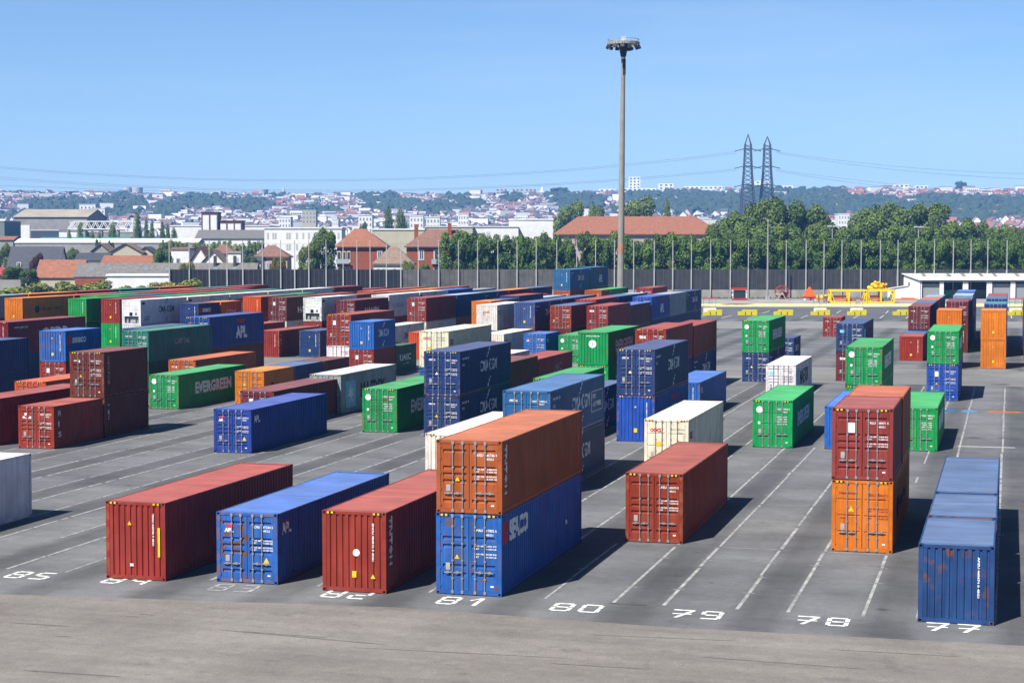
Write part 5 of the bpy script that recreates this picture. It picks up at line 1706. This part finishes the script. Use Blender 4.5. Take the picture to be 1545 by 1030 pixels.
t, wd, he, hr = B('apartment_block', 'white three storey apartment block with rows of small windows', 'building', 397, 518, 345, None, 600, 14, W_WH, W_WH, 'flat',
  windows=tuple((u, u + .022, z, z + 2.0) for z in (14.0, 10.2, 6.6) for u in (.05, .115, .145, .29, .32, .41, .49, .56, .63, .72, .8, .86, .93)))
B('warehouse', 'wide white warehouse wall behind the brown and white towers', 'building', 256, 408, 341.5, None, 900, 40, W_WH, W_WH, 'flat')
B('low_shed', 'long grey roofed shed before the white warehouse', 'building', 294, 404, 360, 347.5, 820, 22, W_WH, R_GR, 'gable')
t, wd, he, hr = B('silo_tower', 'brown framed tower with two tall white panels', 'building', 303, 331, 321, None, 880, 10, simple('tower_brown', (.17, .085, .075), .8, 0, .1, .3), MATS['tower_brown'], 'flat')
for u in (.13, .55):
    b = MB(); b.box(wd * u, wd * (u + .33), -.12, -.02, 2, he - 1.2); link('panel', b.mesh('panel', W_WH), t)
t, wd, he, hr = B('silo_block', 'brown framed low block with three white panels beside the tower', 'building', 331, 367, 334, None, 880, 10, MATS['tower_brown'], MATS['tower_brown'], 'flat')
for u in (.06, .37, .67):
    b = MB(); b.box(wd * u, wd * (u + .24), -.12, -.02, 2, he - 1.2); link('panel', b.mesh('panel', W_WH), t)
t, wd, he, hr = B('industrial_hall', 'big old grey industrial hall with a tan sheet roof', 'building', 21, 134, 327.5, 316.5, 950, 45, W_GY, simple('pale_sheets', (.44, .385, .30), .85, 0, .2, .12), 'gable', over=.6)
b = MB(); b.box(wd * .08, wd * .22, -.3, -.02, 12, 22); link('door', b.mesh('door', W_WH), t)
b = MB(); b.box(wd * .24, wd * .98, -.25, -.02, 9, 16); link('cladding', b.mesh('cladding', simple('cladding_grey', (.24, .25, .28), .8, 0, .2, .2)), t)
B('dark_shed', 'dark grey flat shed before the big industrial hall', 'building', 46, 90, 348, None, 900, 25, simple('shed_dark', (.085, .09, .115), .8), W_FR, 'flat')
B('white_shed', 'low pale shed right of the dark shed', 'building', 88, 130, 349, None, 890, 20, W_WH, W_GY, 'flat')
B('white_shed', 'low pale sheds under the white lattice gallery', 'building', 128, 204, 350, None, 895, 20, W_GY, W_WH, 'flat')
B('grey_shed', 'grey green shed at the far left edge of the view', 'building', -20, 9, 334, None, 900, 30, simple('shed_green', (.22, .26, .25), .8), W_FR, 'flat')
B('orange_shed', 'small shed with a flat orange roof at the far left', 'building', -12, 22, 362, 357, 820, 14, W_GY, R_OR, 'gable')
B('long_warehouse', 'very long low white warehouse roof across the left background', 'building', 22, 300, 366, 360.5, 760, 16, W_GY, W_WH, 'gable', over=.3)
B('green_roof_shed', 'long thin teal roofed shed behind the white roof', 'building', 60, 196, 360.5, 358.5, 790, 10, W_WH, simple('teal_roof', (.03, .28, .24), .7), 'gable', over=.3)
# lattice gallery
D = 870; x0 = at_d(102, 340, D).dot(RGT); x1 = at_d(202, 340, D).dot(RGT); p = RGT * x0 + FWD * D
t = empty('conveyor_gallery', (p.x, p.y, 0), ROT); tag(t, 'white lattice conveyor gallery beside the grey industrial hall', 'gallery')
b = MB(); wd = x1 - x0; za, zb = z_at(345.5, D), z_at(334, D)
for y in (0, 4):
    b.bar((0, y, za), (wd, y, za), .5); b.bar((wd * .09, y, zb), (wd, y, zb), .5); b.bar((0, y, za), (wd * .09, y, zb), .5)
    n = 16
    for k in range(n):
        b.bar((wd * (k + .5) / n, y, za if k % 2 else zb), (wd * (k + 1.5) / n, y, zb if k % 2 else za), .32)
link('truss', b.mesh('truss', W_WH), t)
b = MB()
for k in range(5): b.box(wd * k / 4 - .4, wd * k / 4 + .4, .2, 3.8, 0, za - .26)
link('leg', b.mesh('leg', W_GY), t)

t, wd, he, hr = B('slate_house', 'house with a big dark slate roof and a white gable', 'house', 9, 90, 405.5, 373, 500, 11, W_WH, R_SL, 'gable', over=.4, windows=((.2, .28, 5.5, 7.2),))
t, wd, he, hr = B('tiled_house', 'low house with a wide orange tiled roof nearest the yard', 'house', 52, 124, 419, 393, 442, 10, W_CR, R_OR, 'gable', over=.35, windows=((.2, .3, .8, 2.0), (.42, .5, .8, 2.0)))
t, wd, he, hr = B('long_terrace', 'long low terrace with a grey sheet roof and roof windows', 'house', 111, 386, 417.5, 397.8, 440, 9, W_WH, R_GR, 'gable', over=.3)
b = MB(); b.box(.31, wd * .17, -.12, -.01, 0, he - .3); link('brick_facing', b.mesh('brick_facing', W_BK), t)
for px in (133, 160, 215, 246, 320, 349):
    u = at_d(px, 405, 440).dot(RGT) - at_d(111, 405, 440).dot(RGT)
    b = MB(); f0, f1 = .42, .66
    b.poly([(u, -.3 + 4.8 * f0, he + (hr - he) * f0 + .16), (u + 1.0, -.3 + 4.8 * f0, he + (hr - he) * f0 + .16), (u + 1.0, -.3 + 4.8 * f1, he + (hr - he) * f1 + .16), (u, -.3 + 4.8 * f1, he + (hr - he) * f1 + .16)], (0, 0, .08))
    link('roof_window', b.mesh('roof_window', simple('sky_window', (.20, .27, .30), .2)), t)
for px in (321, 351):
    u = at_d(px, 400, 440).dot(RGT) - at_d(111, 400, 440).dot(RGT)
    b = MB(); b.box(u - .35, u + .35, 3.2, 4.0, he, z_at(386, 440)); link('chimney', b.mesh('chimney', simple('chimney_dark', (.09, .075, .07), .9)), t)
B('cream_house', 'cream gabled house with a plain pale end wall', 'house', 163, 216, 381.5, 367, 540, 10, W_CR, R_TAN, 'end')
B('grey_house', 'grey gabled house left of the cream gable', 'house', 136, 168, 380, 367.5, 560, 10, W_GY, R_TAN, 'end')
B('slate_annex', 'low annex with a dark slate roof before pale gables', 'house', 112, 164, 393, 382.5, 500, 8, W_WH, R_SL, 'gable')
B('tiled_annex', 'orange tiled roof strip behind the long grey terrace', 'house', 152, 234, 397, 386.5, 480, 8, W_PK, R_OR, 'gable')
B('gabled_house', 'cream house with blue grey roof right of the cream gable', 'house', 203, 236, 384, 373, 545, 10, W_CR, R_SL, 'end')
B('red_roof_house', 'red hipped roof at the far left edge', 'house', -14, 20, 414, 403, 445, 9, W_PK, R_RD, 'hip')
B('tall_gable_house', 'house with steep orange roof slopes and a white gable', 'house', 284, 318, 397, 373, 500, 10, W_WH, R_OR, 'end')
B('white_gable_house', 'white gabled house right of the steep orange slopes', 'house', 303, 340, 397, 378, 495, 10, W_WH, R_TAN, 'end')
B('flat_house', 'small white flat roofed house with brown band', 'house', 256, 288, 377, None, 540, 9, W_WH, R_TAN, 'flat', windows=((.3, .5, 6, 8),))
B('flat_house', 'small grey white flat roofed house with one window', 'house', 341, 366, 382, None, 500, 9, W_WH, W_GY, 'flat', windows=((.55, .75, 6, 8.6),))
B('blue_shed', 'low shed with a blue grey roof before the hedge', 'shed', 366, 396, 394, 388, 470, 8, W_WH, R_SL, 'gable')
B('tan_house', 'small house with a brown roof behind the white flats', 'house', 318, 356, 382, 369, 560, 10, W_WH, R_BR, 'hip')
B('pink_house', 'pinkish house with a brown orange hipped roof', 'house', 383, 436, 387, 370, 520, 10, W_PK, R_BR, 'hip', windows=((.35, .43, 5, 7), (.55, .63, 5, 7)))
B('red_tile_house', 'little house with a plain red tiled roof behind the fence', 'house', 256, 290, 381, 374, 580, 9, W_PK, R_BR, 'gable')
b = MB(); x0 = at_d(-30, 430, 415).dot(RGT); x1 = at_d(31, 430, 415).dot(RGT); p = RGT * x0 + FWD * 415
b.box(0, x1 - x0, 0, .4, 0, z_at(422, 415)); o = link('garden_wall', b.mesh('garden_wall', W_GY), None, (p.x, p.y, 0), rz=ROT); tag(o, 'grey concrete wall above the bushes at the left edge', 'wall')
B('white_panel_shed', 'white panelled shed front behind the bushes', 'shed', 158, 262, 416.5, None, 430, 5, W_WH, W_WH, 'flat')
# mid distance blocks of the town
for (px0, px1, top, D, lab) in ((540, 563, 325, 1150, 'white apartment block above the orange hipped roof'), (120, 146, 309, 1500, 'stepped white apartment block behind the lattice gallery'), (136, 160, 315, 1480, 'lower white apartment block beside the stepped one'), (617, 640, 326, 1150, 'white apartment block, left of two near the dark trees'), (642, 665, 328, 1180, 'white apartment block, right of two near the dark trees'),
                                (420, 440, 328, 1300, 'cream square tower block above the white apartments'), (690, 708, 323, 1250, 'white building with a stepped top above the brown roof'), (455, 478, 318, 1600, 'beige block on the lower slope'), (1263, 1282, 323, 1300, 'single white block between the big trees'), (500, 512, 332, 1200, 'narrow white block in the town')):
    B('apartment_block', lab, 'building', px0, px1, top, None, D, 14, W_WH if 'white' in lab else W_CR, W_WH, 'flat', windows=tuple((u, u + .11, z_at(top, D) - 3.4 - 3.6 * k, z_at(top, D) - 1.4 - 3.6 * k) for k in range(3) for u in (.12, .34, .56, .78)))

# ------------------------------------------------------------------ pylons and power lines
def pylon(px, top, D, label):
    p = at_d(px, 440, D)
    t = empty('power_pylon', (p.x, p.y, 0), ROT)
    tag(t, label, 'pylon', 'twin pylons on the skyline')
    h = z_at(top, D); hb = z_at(300, D)
    s = D / FPX
    prof = [(0, 13 * s), (hb, 9.3 * s), (z_at(262, D), 6.2 * s), (z_at(229, D), 4.8 * s), (z_at(218, D), 4.4 * s)]
    b = MB()
    wl = 1.25 * s
    lev = []
    for (za, wa), (zb, wb) in zip(prof, prof[1:]):
        n = max(2, int((zb - za) / (5.5 * s)))
        for k in range(n):
            f = k / n; lev.append((za + (zb - za) * f, wa + (wb - wa) * f))
    lev.append(prof[-1])
    for (za, wa), (zb, wb) in zip(lev, lev[1:]):
        for sx, sy in ((-1, -1), (1, -1), (1, 1), (-1, 1)):
            b.bar((sx * wa, sy * wa, za), (sx * wb, sy * wb, zb), wl)
        for (ax, ay), (bx, by) in (((-1, -1), (1, -1)), ((1, -1), (1, 1)), ((1, 1), (-1, 1)), ((-1, 1), (-1, -1))):
            b.bar((ax * wa, ay * wa, za), (bx * wb, by * wb, zb), .6 * s); b.bar((bx * wa, by * wa, za), (ax * wb, ay * wb, zb), .6 * s)
    link('lattice', b.mesh('lattice', simple('pylon_steel', (.085, .09, .115), .7)), t)
    b = MB(); w4 = prof[-1][1]
    for sx, sy in ((-1, -1), (1, -1), (1, 1), (-1, 1)):
        b.bar((sx * w4, sy * w4, prof[-1][0]), (0, 0, h), .8 * s)
    link('peak', b.mesh('peak', MATS['pylon_steel']), t)
    for py in (225, 251, 279):
        z = z_at(py, D); wv = 6.8 * s if py < 270 else 7.5 * s
        b = MB()
        for y in (-1, 1): b.bar((-wv, y * 4 * s, z), (wv, y * 4 * s, z), 1.5 * s)
        b.bar((-wv, -4 * s, z), (-wv, 4 * s, z), 1.2 * s); b.bar((wv, -4 * s, z), (wv, 4 * s, z), 1.2 * s)
        link('cross_arm', b.mesh('cross_arm', MATS['pylon_steel']), t)
        b = MB()
        for sx in (-1, 1): b.bar((sx * wv, 0, z), (sx * (wv + 13 * s), 0, z - 3.2 * s), 1.1 * s)
        link('insulator', b.mesh('insulator', simple('insulator_dark', (.06, .09, .10), .4)), t)
DP = 1330
pylon(1127, 202.5, DP, 'left lattice pylon of the twin pylons on the skyline')
pylon(1156, 206, DP + 15, 'right lattice pylon of the twin pylons on the skyline')
def wire(pts, D, label):
    # parabola through three photo points, at the distance of the pylons
    P = [at_d(a, c, D) for a, c in pts]
    us = [q.dot(RGT) for q in P]; zs = [q.z for q in P]
    b = MB(); n = 28; prev = None
    for k in range(n + 1):
        u = us[0] + (us[2] - us[0]) * k / n
        z = sum(zs[i] * math.prod((u - us[j]) / (us[i] - us[j]) for j in range(3) if j != i) for i in range(3))
        q = RGT * u + FWD * D; q.z = z
        if prev is not None: b.bar(tuple(prev), tuple(q), .16)
        prev = q
    o = link('power_line', b.mesh('power_line', simple('wire_dark', (.16, .18, .22), .6)))
    tag(o, label, 'cable', 'power lines across the sky')
wl_ = 'thin power line sagging across the sky left of the pylons'
for k, (pts) in enumerate((((-60, 246), (480, 271.5), (1110, 229)), ((-60, 248), (470, 273.5), (1112, 231.5)), ((-60, 262), (470, 287), (1110, 255)), ((-60, 265), (460, 289), (1112, 257)), ((-60, 277), (460, 292), (1110, 283)))):
    wire(pts, DP + k * 2, wl_)
wr = 'thin power line sagging across the sky right of the pylons'
for k, pts in enumerate((((1170, 229), (1400, 255), (1600, 263)), ((1172, 231), (1400, 261), (1600, 271)), ((1170, 256), (1330, 276), (1500, 290)), ((1172, 258), (1330, 281), (1480, 293)))):
    wire(pts, DP + 10 + k * 2, wr)

# ------------------------------------------------------------------ the hill with the town
def noise2(x, y):
    return (math.sin(x * 1.7 + 1.3 * math.sin(y * 1.1)) + math.sin(y * 2.3 + 1.9 * math.sin(x * .7 + 2)) + .5 * math.sin(x * 4.1 + y * 3.3)) / 2.5
def hill_z(u, d):
    a = min(1, max(0, (d - 1500) / 1550))
    s = a * a * (3 - 2 * a) * .8 + a * .2
    ridge = 88 + 5 * noise2(u / 420, 3.1) + (7 if u > 250 else 0) * min(1, (u - 250) / 300 if u > 250 else 0)
    z = ridge * s + (4.0 * noise2(u / 210, d / 260) + 2.0 * noise2(u / 75, d / 90)) * a * (1.1 - .6 * a)
    return max(0.0, z)
b = MB()
NU, ND_ = 120, 60
for j in range(ND_ + 1):
    d = 1450 + (3700 - 1450) * j / ND_
    for i in range(NU + 1):
        u = -2000 + 4000 * i / NU
        p = RGT * u + FWD * d
        b.v.append((p.x, p.y, hill_z(u, d) - (.5 if j == 0 else 0)))
for j in range(ND_):
    for i in range(NU):
        k = j * (NU + 1) + i
        b.face((k, k + 1, k + NU + 2, k + NU + 1))
mh, n, bs = newmat('hill_cover')
t1 = noise(n, .03, 6)
r1 = ramp(n, t1.outputs[0], [(0.35, (0.015, 0.027, 0.012)), (0.65, (0.04, 0.052, 0.023))])
n.links.new(r1.outputs[0], bs.inputs['Base Color']); bs.inputs['Roughness'].default_value = .95
struct('hill', b.mesh('hill', mh, True, False))

def hill_at(px, py):
    """where a pixel's ray meets the hill"""
    d = ray(px, py)
    D = 1480
    while D < 3600:
        q = Vector((0, 0, CAM_H)) + d * (D / d.dot(FWD))
        if q.z <= hill_z(q.dot(RGT), D): return q, D
        D += 6
    return None, None

def forest(px, py):
    """1 where the photo shows woods, 0 where it shows houses"""
    for (x0, y0, rx, ry) in ((95, 318, 90, 14), (185, 318, 45, 24), (250, 325, 30, 14), (300, 312, 60, 14), (370, 318, 50, 14), (570, 306, 40, 18), (590, 318, 60, 12), (660, 322, 45, 12), (710, 316, 30, 8), (845, 300, 30, 14), (870, 312, 40, 14), (1000, 303, 55, 14), (1060, 312, 80, 14), (1180, 318, 90, 26), (1300, 318, 70, 14), (1240, 300, 40, 12), (1470, 322, 110, 18), (1420, 312, 60, 9), (420, 300, 14, 8), (30, 335, 50, 8), (770, 305, 26, 8), (690, 303, 22, 8), (480, 326, 40, 7), (1150, 300, 30, 16)):
        if ((px - x0) / rx) ** 2 + ((py - y0) / ry) ** 2 < (.62 if px < 830 else 1): return 1
    return 0

rc = random.Random(77)
HW = objcol('town_wall', .85, .06, 0, 0, .2); HR = objcol('town_roof', .85, .2, 0, 0, .4)
def town_mesh(kind):
    wb, rb, gb = MB(), MB(), MB()
    if kind == 'gable':
        wb.poly([(-.5, -.4, -.5), (.5, -.4, -.5), (.5, -.4, .70), (-.5, -.4, .70)], (0, .8, 0))
        for s in (-1, 1): rb.poly([(-.54, .46 * s, .68), (.54, .46 * s, .68), (.54, 0, 1.0), (-.54, 0, 1.0)], (0, 0, .04))
        for x in (-.28, .22): gb.box(x - .07, x + .07, -.42, -.401, .1, .38)
    elif kind == 'end':
        wb.poly([(-.45, -.5, -.5), (.45, -.5, -.5), (.45, -.5, .55), (0, -.5, .98), (-.45, -.5, .55)], (0, 1, 0))
        for s in (-1, 1): rb.poly([(.5 * s, -.54, .52), (.5 * s, .54, .52), (0, .54, 1.0), (0, -.54, 1.0)], (0, 0, .04))
        for x in (-.2, .2): gb.box(x - .07, x + .07, -.52, -.501, .1, .4)
    else:
        wb.box(-.5, .5, -.25, .25, -.5, 1.0); rb.box(-.51, .51, -.26, .26, 1.0, 1.03)
        for k in range(6):
            for z in (.15, .42, .7): gb.box(-.44 + k * .155, -.36 + k * .155, -.27, -.251, z, z + .15)
    return wb.mesh('wall', HW), rb.mesh('roof', HR), gb.mesh('window', simple('town_glass', (.16, .18, .2), .4))
TM = {k: town_mesh(k) for k in ('gable', 'end', 'block')}
WALLS = {'white': (.82, .81, .77), 'cream': (.74, .68, .55), 'grey': (.48, .47, .46), 'pinkish': (.62, .46, .40)}
ROOFS = {'slate': (.12, .12, .135), 'orange': (.34, .15, .10), 'brown': (.20, .13, .11), 'red': (.30, .10, .085), 'pale': (.52, .50, .47)}
placed = []
stuff_w, stuff_r, stuff_l = MB(), MB(), MB()
def addhouse(px, py, as_thing):
    if px < 830: dens_block = .10
    else: dens_block = .08
    q, D = hill_at(px, py)
    if q is None: return False
    u = q.dot(RGT)
    for (a, c, r) in placed:
        if abs(a - u) < r and abs(c - D) < r * 1.1: return False
    k = 'block' if rc.random() < dens_block else rc.choice(('gable', 'end', 'end'))
    wc = rc.choices(list(WALLS), (.74, .14, .06, .06))[0]
    rcn = rc.choices(list(ROOFS), (.34, .12, .22, .06, .26) if px < 1230 else (.08, .42, .15, .20, .15))[0]
    s = rc.uniform(11, 19) if k == 'block' else rc.uniform(7, 11)
    h = s * rc.uniform(.45, .8) if k == 'block' else s * rc.uniform(.8, 1.1)
    placed.append((u, D, s * .52))
    z = hill_z(u, D)
    if as_thing:
        t = empty('town_house' if k != 'block' else 'town_block', (q.x, q.y, z), ROT + rc.uniform(-.5, .5))
        tag(t, ('%s town house with a %s pitched roof on the far hillside' % (wc, rcn)) if k != 'block' else '%s flat roofed apartment block with rows of windows on the far hillside' % wc, 'house' if k != 'block' else 'building', 'houses on the far hillside')
        a, r_, g = TM[k]
        j = rc.uniform(.88, 1.08)
        for nm_, me, col in (('wall', a, [v * j * .8 for v in WALLS[wc]]), ('roof', r_, [v * .75 for v in ROOFS[rcn]] if k != 'block' else (.5, .49, .47))):
            link(nm_, me, t, color=col, scale=(s, s, h))
        if k == 'block' or s > 9: link('window', g, t, scale=(s, s, h))
    else:
        a = rc.uniform(-.5, .5) + ROT; ca_, sa = math.cos(a), math.sin(a)
        for mb, me in ((stuff_w, TM[k][0]), (stuff_r, TM[k][1])):
            mb.cur = list(WALLS).index(wc) if mb is stuff_w else list(ROOFS).index(rcn)
            i = len(mb.v)
            for v in me.vertices:
                x, y, zz = v.co.x * s, v.co.y * s, v.co.z * h
                mb.v.append((q.x + x * ca_ - y * sa, q.y + x * sa + y * ca_, z + zz))
            for f in me.polygons: mb.face(tuple(i + c for c in f.vertices))
    return True
# named landmarks on the ridge
def ridge_block(px0, px1, top, label, col='white', kind='block', D=2950):
    x0, x1 = at_d(px0, 300, D).dot(RGT), at_d(px1, 300, D).dot(RGT)
    u = (x0 + x1) / 2; p = RGT * u + FWD * D; z = hill_z(u, D) - 3; wd = x1 - x0; h = z_at(top, D) - z
    t = empty('ridge_building', (p.x, p.y, z), ROT); tag(t, label, 'building', None)
    placed.append((u, D, wd * .6))
    a = MB()
    if kind == 'round':
        a.cyl((0, 0, 0), (0, 0, h * .55), wd * .33, wd * .33, 20); a.cyl((0, 0, h * .55), (0, 0, h), wd * .46, wd * .5, 24)
    elif kind == 'spire':
        a.box(-wd / 2, wd / 2, -wd / 2, wd / 2, 0, h * .55); a.cyl((0, 0, h * .55), (0, 0, h), wd * .45, .2, 8)
    else: a.box(-wd / 2, wd / 2, 0, 16, 0, h)
    link('wall', a.mesh('wall', HW), t, color=[v * .8 for v in WALLS[col]])
    if kind == 'block':
        g = MB(); nx = max(3, int(wd / 7)); nz = max(2, int(min(h, z_at(top, D) - z_at(298, D) + 8) / 5))
        for i in range(nx):
            for j in range(nz):
                g.box(-wd / 2 + wd * (i + .25) / nx, -wd / 2 + wd * (i + .7) / nx, -.4, -.05, h - 3.4 - j * 5, h - 1.4 - j * 5)
        link('window_rows', g.mesh('window_rows', MATS['town_glass']), t)
    return t
ridge_block(186, 200, 283, 'round water tower on the ridge, left of two touching', 'grey', 'round'); ridge_block(199, 216, 283, 'round water tower on the ridge, right of two touching', 'grey', 'round'); ridge_block(388, 405, 286, 'single round water tower on the ridge', 'grey', 'round')
ridge_block(425, 431, 280, 'thin church spire on the ridge above the town', 'grey', 'spire')
ridge_block(949, 966, 267, 'tall white tower block on the ridge right of the mast'); ridge_block(940, 990, 284, 'long white block under the tower block on the ridge', D=2900); ridge_block(904, 928, 285, 'white block on the ridge just left of the mast')
ridge_block(994, 1016, 277, 'stepped white building on the ridge right of the tower'); ridge_block(1012, 1034, 283, 'grey white building beside the stepped one on the ridge', 'grey'); ridge_block(1034, 1090, 281, 'long white slab building on the ridge left of the pylons')
ridge_block(1140, 1160, 273, 'white tower block on the ridge behind the pylons'); ridge_block(1174, 1196, 280, 'small white block on the ridge right of the pylons'); ridge_block(1350, 1371, 278, 'square white block on the right ridge, left of two'); ridge_block(1381, 1400, 280, 'square white block on the right ridge, right of two')
for k, px in enumerate((748, 772, 792)): ridge_block(px, px + 18, 284.5, ('leftmost', 'middle', 'rightmost')[k] + ' of three grey slabs on the ridge left of the mast', 'grey')
ridge_block(850, 890, 290, 'white slab among trees on the ridge left of the mast', D=2850); ridge_block(814, 822, 281, 'thin pale tower among the ridge roofs', 'cream', 'spire')

n_t = 0; tries = 0
while n_t < 285 and tries < 20000:                    # the houses that show
    tries += 1
    px = rc.uniform(0, 1545); py = rc.uniform(289, 352)
    if px > 1230 and py > 306: continue
    if 840 < px < 1230 and (py > 303 or rc.random() < .5): continue
    if forest(px, py): continue
    # keep to what the foreground leaves visible
    if addhouse(px, py, True): n_t += 1
n_s = 0; tries = 0
while n_s < 4600 and tries < 60000:                   # the rest of the town as one mass
    tries += 1
    px = rc.uniform(-40, 1580); py = rc.uniform(287, 356)
    if px > 1230 and py > 307 and rc.random() < .80: continue
    if 840 < px < 1230 and (rc.random() < (.85 if py > 303 else .35)): continue
    if forest(px, py) and rc.random() < (.94 if px < 830 else .82): continue
    if addhouse(px, py, False): n_s += 1
wm = [simple('town_' + k, v, .85, af=1) for k, v in WALLS.items()]; rm = [simple('townroof_' + k, v, .85, af=.8) for k, v in ROOFS.items()]
struct('town_walls_mass', stuff_w.mesh('town_walls', wm), kind='stuff'); struct('town_roofs_mass', stuff_r.mesh('town_roofs', rm), kind='stuff')

# woods over the hill: lumpy crowns, one mass
def blob(r):
    bm = bmesh.new(); bmesh.ops.create_icosphere(bm, subdivisions=2, radius=1)
    for v in bm.verts: v.co *= r.uniform(.72, 1.22)
    vs = [tuple(v.co) for v in bm.verts]; fs = [tuple(v.index for v in f.verts) for f in bm.faces]; bm.free()
    return vs, fs
BL = [blob(rc) for _ in range(6)]
wm_ = MB(); n_w = 0; tries = 0
while n_w < 5200 and tries < 60000:
    tries += 1
    px = rc.uniform(-60, 1610); py = rc.uniform(286, 358)
    f = forest(px, py)
    if not f and rc.random() < (.90 if not (840 < px < 1230 or (px > 1230 and py > 304)) else .15): continue
    q, D = hill_at(px, py)
    if q is None: continue
    u = q.dot(RGT)
    if not f and any(abs(a - u) < r * .8 and -10 < c - D < r + 26 for (a, c, r) in placed): continue
    s = rc.uniform(5, 9.5) * (1 if f else .5)
    vs, fs = rc.choice(BL); i = len(wm_.v)
    sx = s * rc.uniform(.8, 1.3)
    for v in vs: wm_.v.append((q.x + v[0] * sx, q.y + v[1] * sx, hill_z(u, D) + s * .45 + v[2] * s * .95))
    for f_ in fs: wm_.face(tuple(i + k for k in f_))
    n_w += 1
mw, n, bs = newmat('woods')
t1 = noise(n, .12, 3); t2 = noise(n, .9, 3)
r1 = ramp(n, t1.outputs[0], [(0.3, (0.011, 0.023, 0.010)), (0.7, (0.034, 0.052, 0.020))]); r2 = ramp(n, t2.outputs[0], [(0.3, .6), (0.7, 1.3)])
n.links.new(mix(n, 1.0, r1.outputs[0], r2.outputs[0], 'MULTIPLY'), bs.inputs['Base Color']); bs.inputs['Roughness'].default_value = .9
struct('hillside_woods', wm_.mesh('woods', mw, False, False), kind='stuff')
for (px, top, wp, lab) in ((1447, 273, 24, 'rounded dark tree standing on the right ridge line'), (36, 287, 26, 'dark tree clump on the left ridge, leftmost'), (112, 288, 24, 'dark round tree on the left ridge'), (845, 282, 34, 'large tree on the ridge left of the mast'), (1250, 288, 40, 'broad dark trees on the ridge right of the pylons')):
    D = 2900; u = at_d(px, 300, D).dot(RGT)
    tree(px, top, D, wp, 'broad', lab, 'tree', None, (.05, .085, .03), base=hill_z(u, D) - 2)

# ------------------------------------------------------------------ haze
b = MB(); b.box(-2350, 2350, -80, 4100, -1.0, 175)
hz = b.mesh('haze', [])
hz.materials.clear()
m = bpy.data.materials.new('haze_air'); m.use_nodes = True; n = m.node_tree; n.nodes.clear()
out = n.nodes.new('ShaderNodeOutputMaterial'); pv = n.nodes.new('ShaderNodeVolumePrincipled')
pv.inputs['Color'].default_value = (0.14, 0.42, 1.0, 1); pv.inputs['Density'].default_value = 0.00013; pv.inputs['Anisotropy'].default_value = 0.0
n.links.new(pv.outputs[0], out.inputs['Volume'])
hz.materials.append(m)
o = link('haze', hz, None, (0, 0, 0), rz=ROT); o['kind'] = 'stuff'
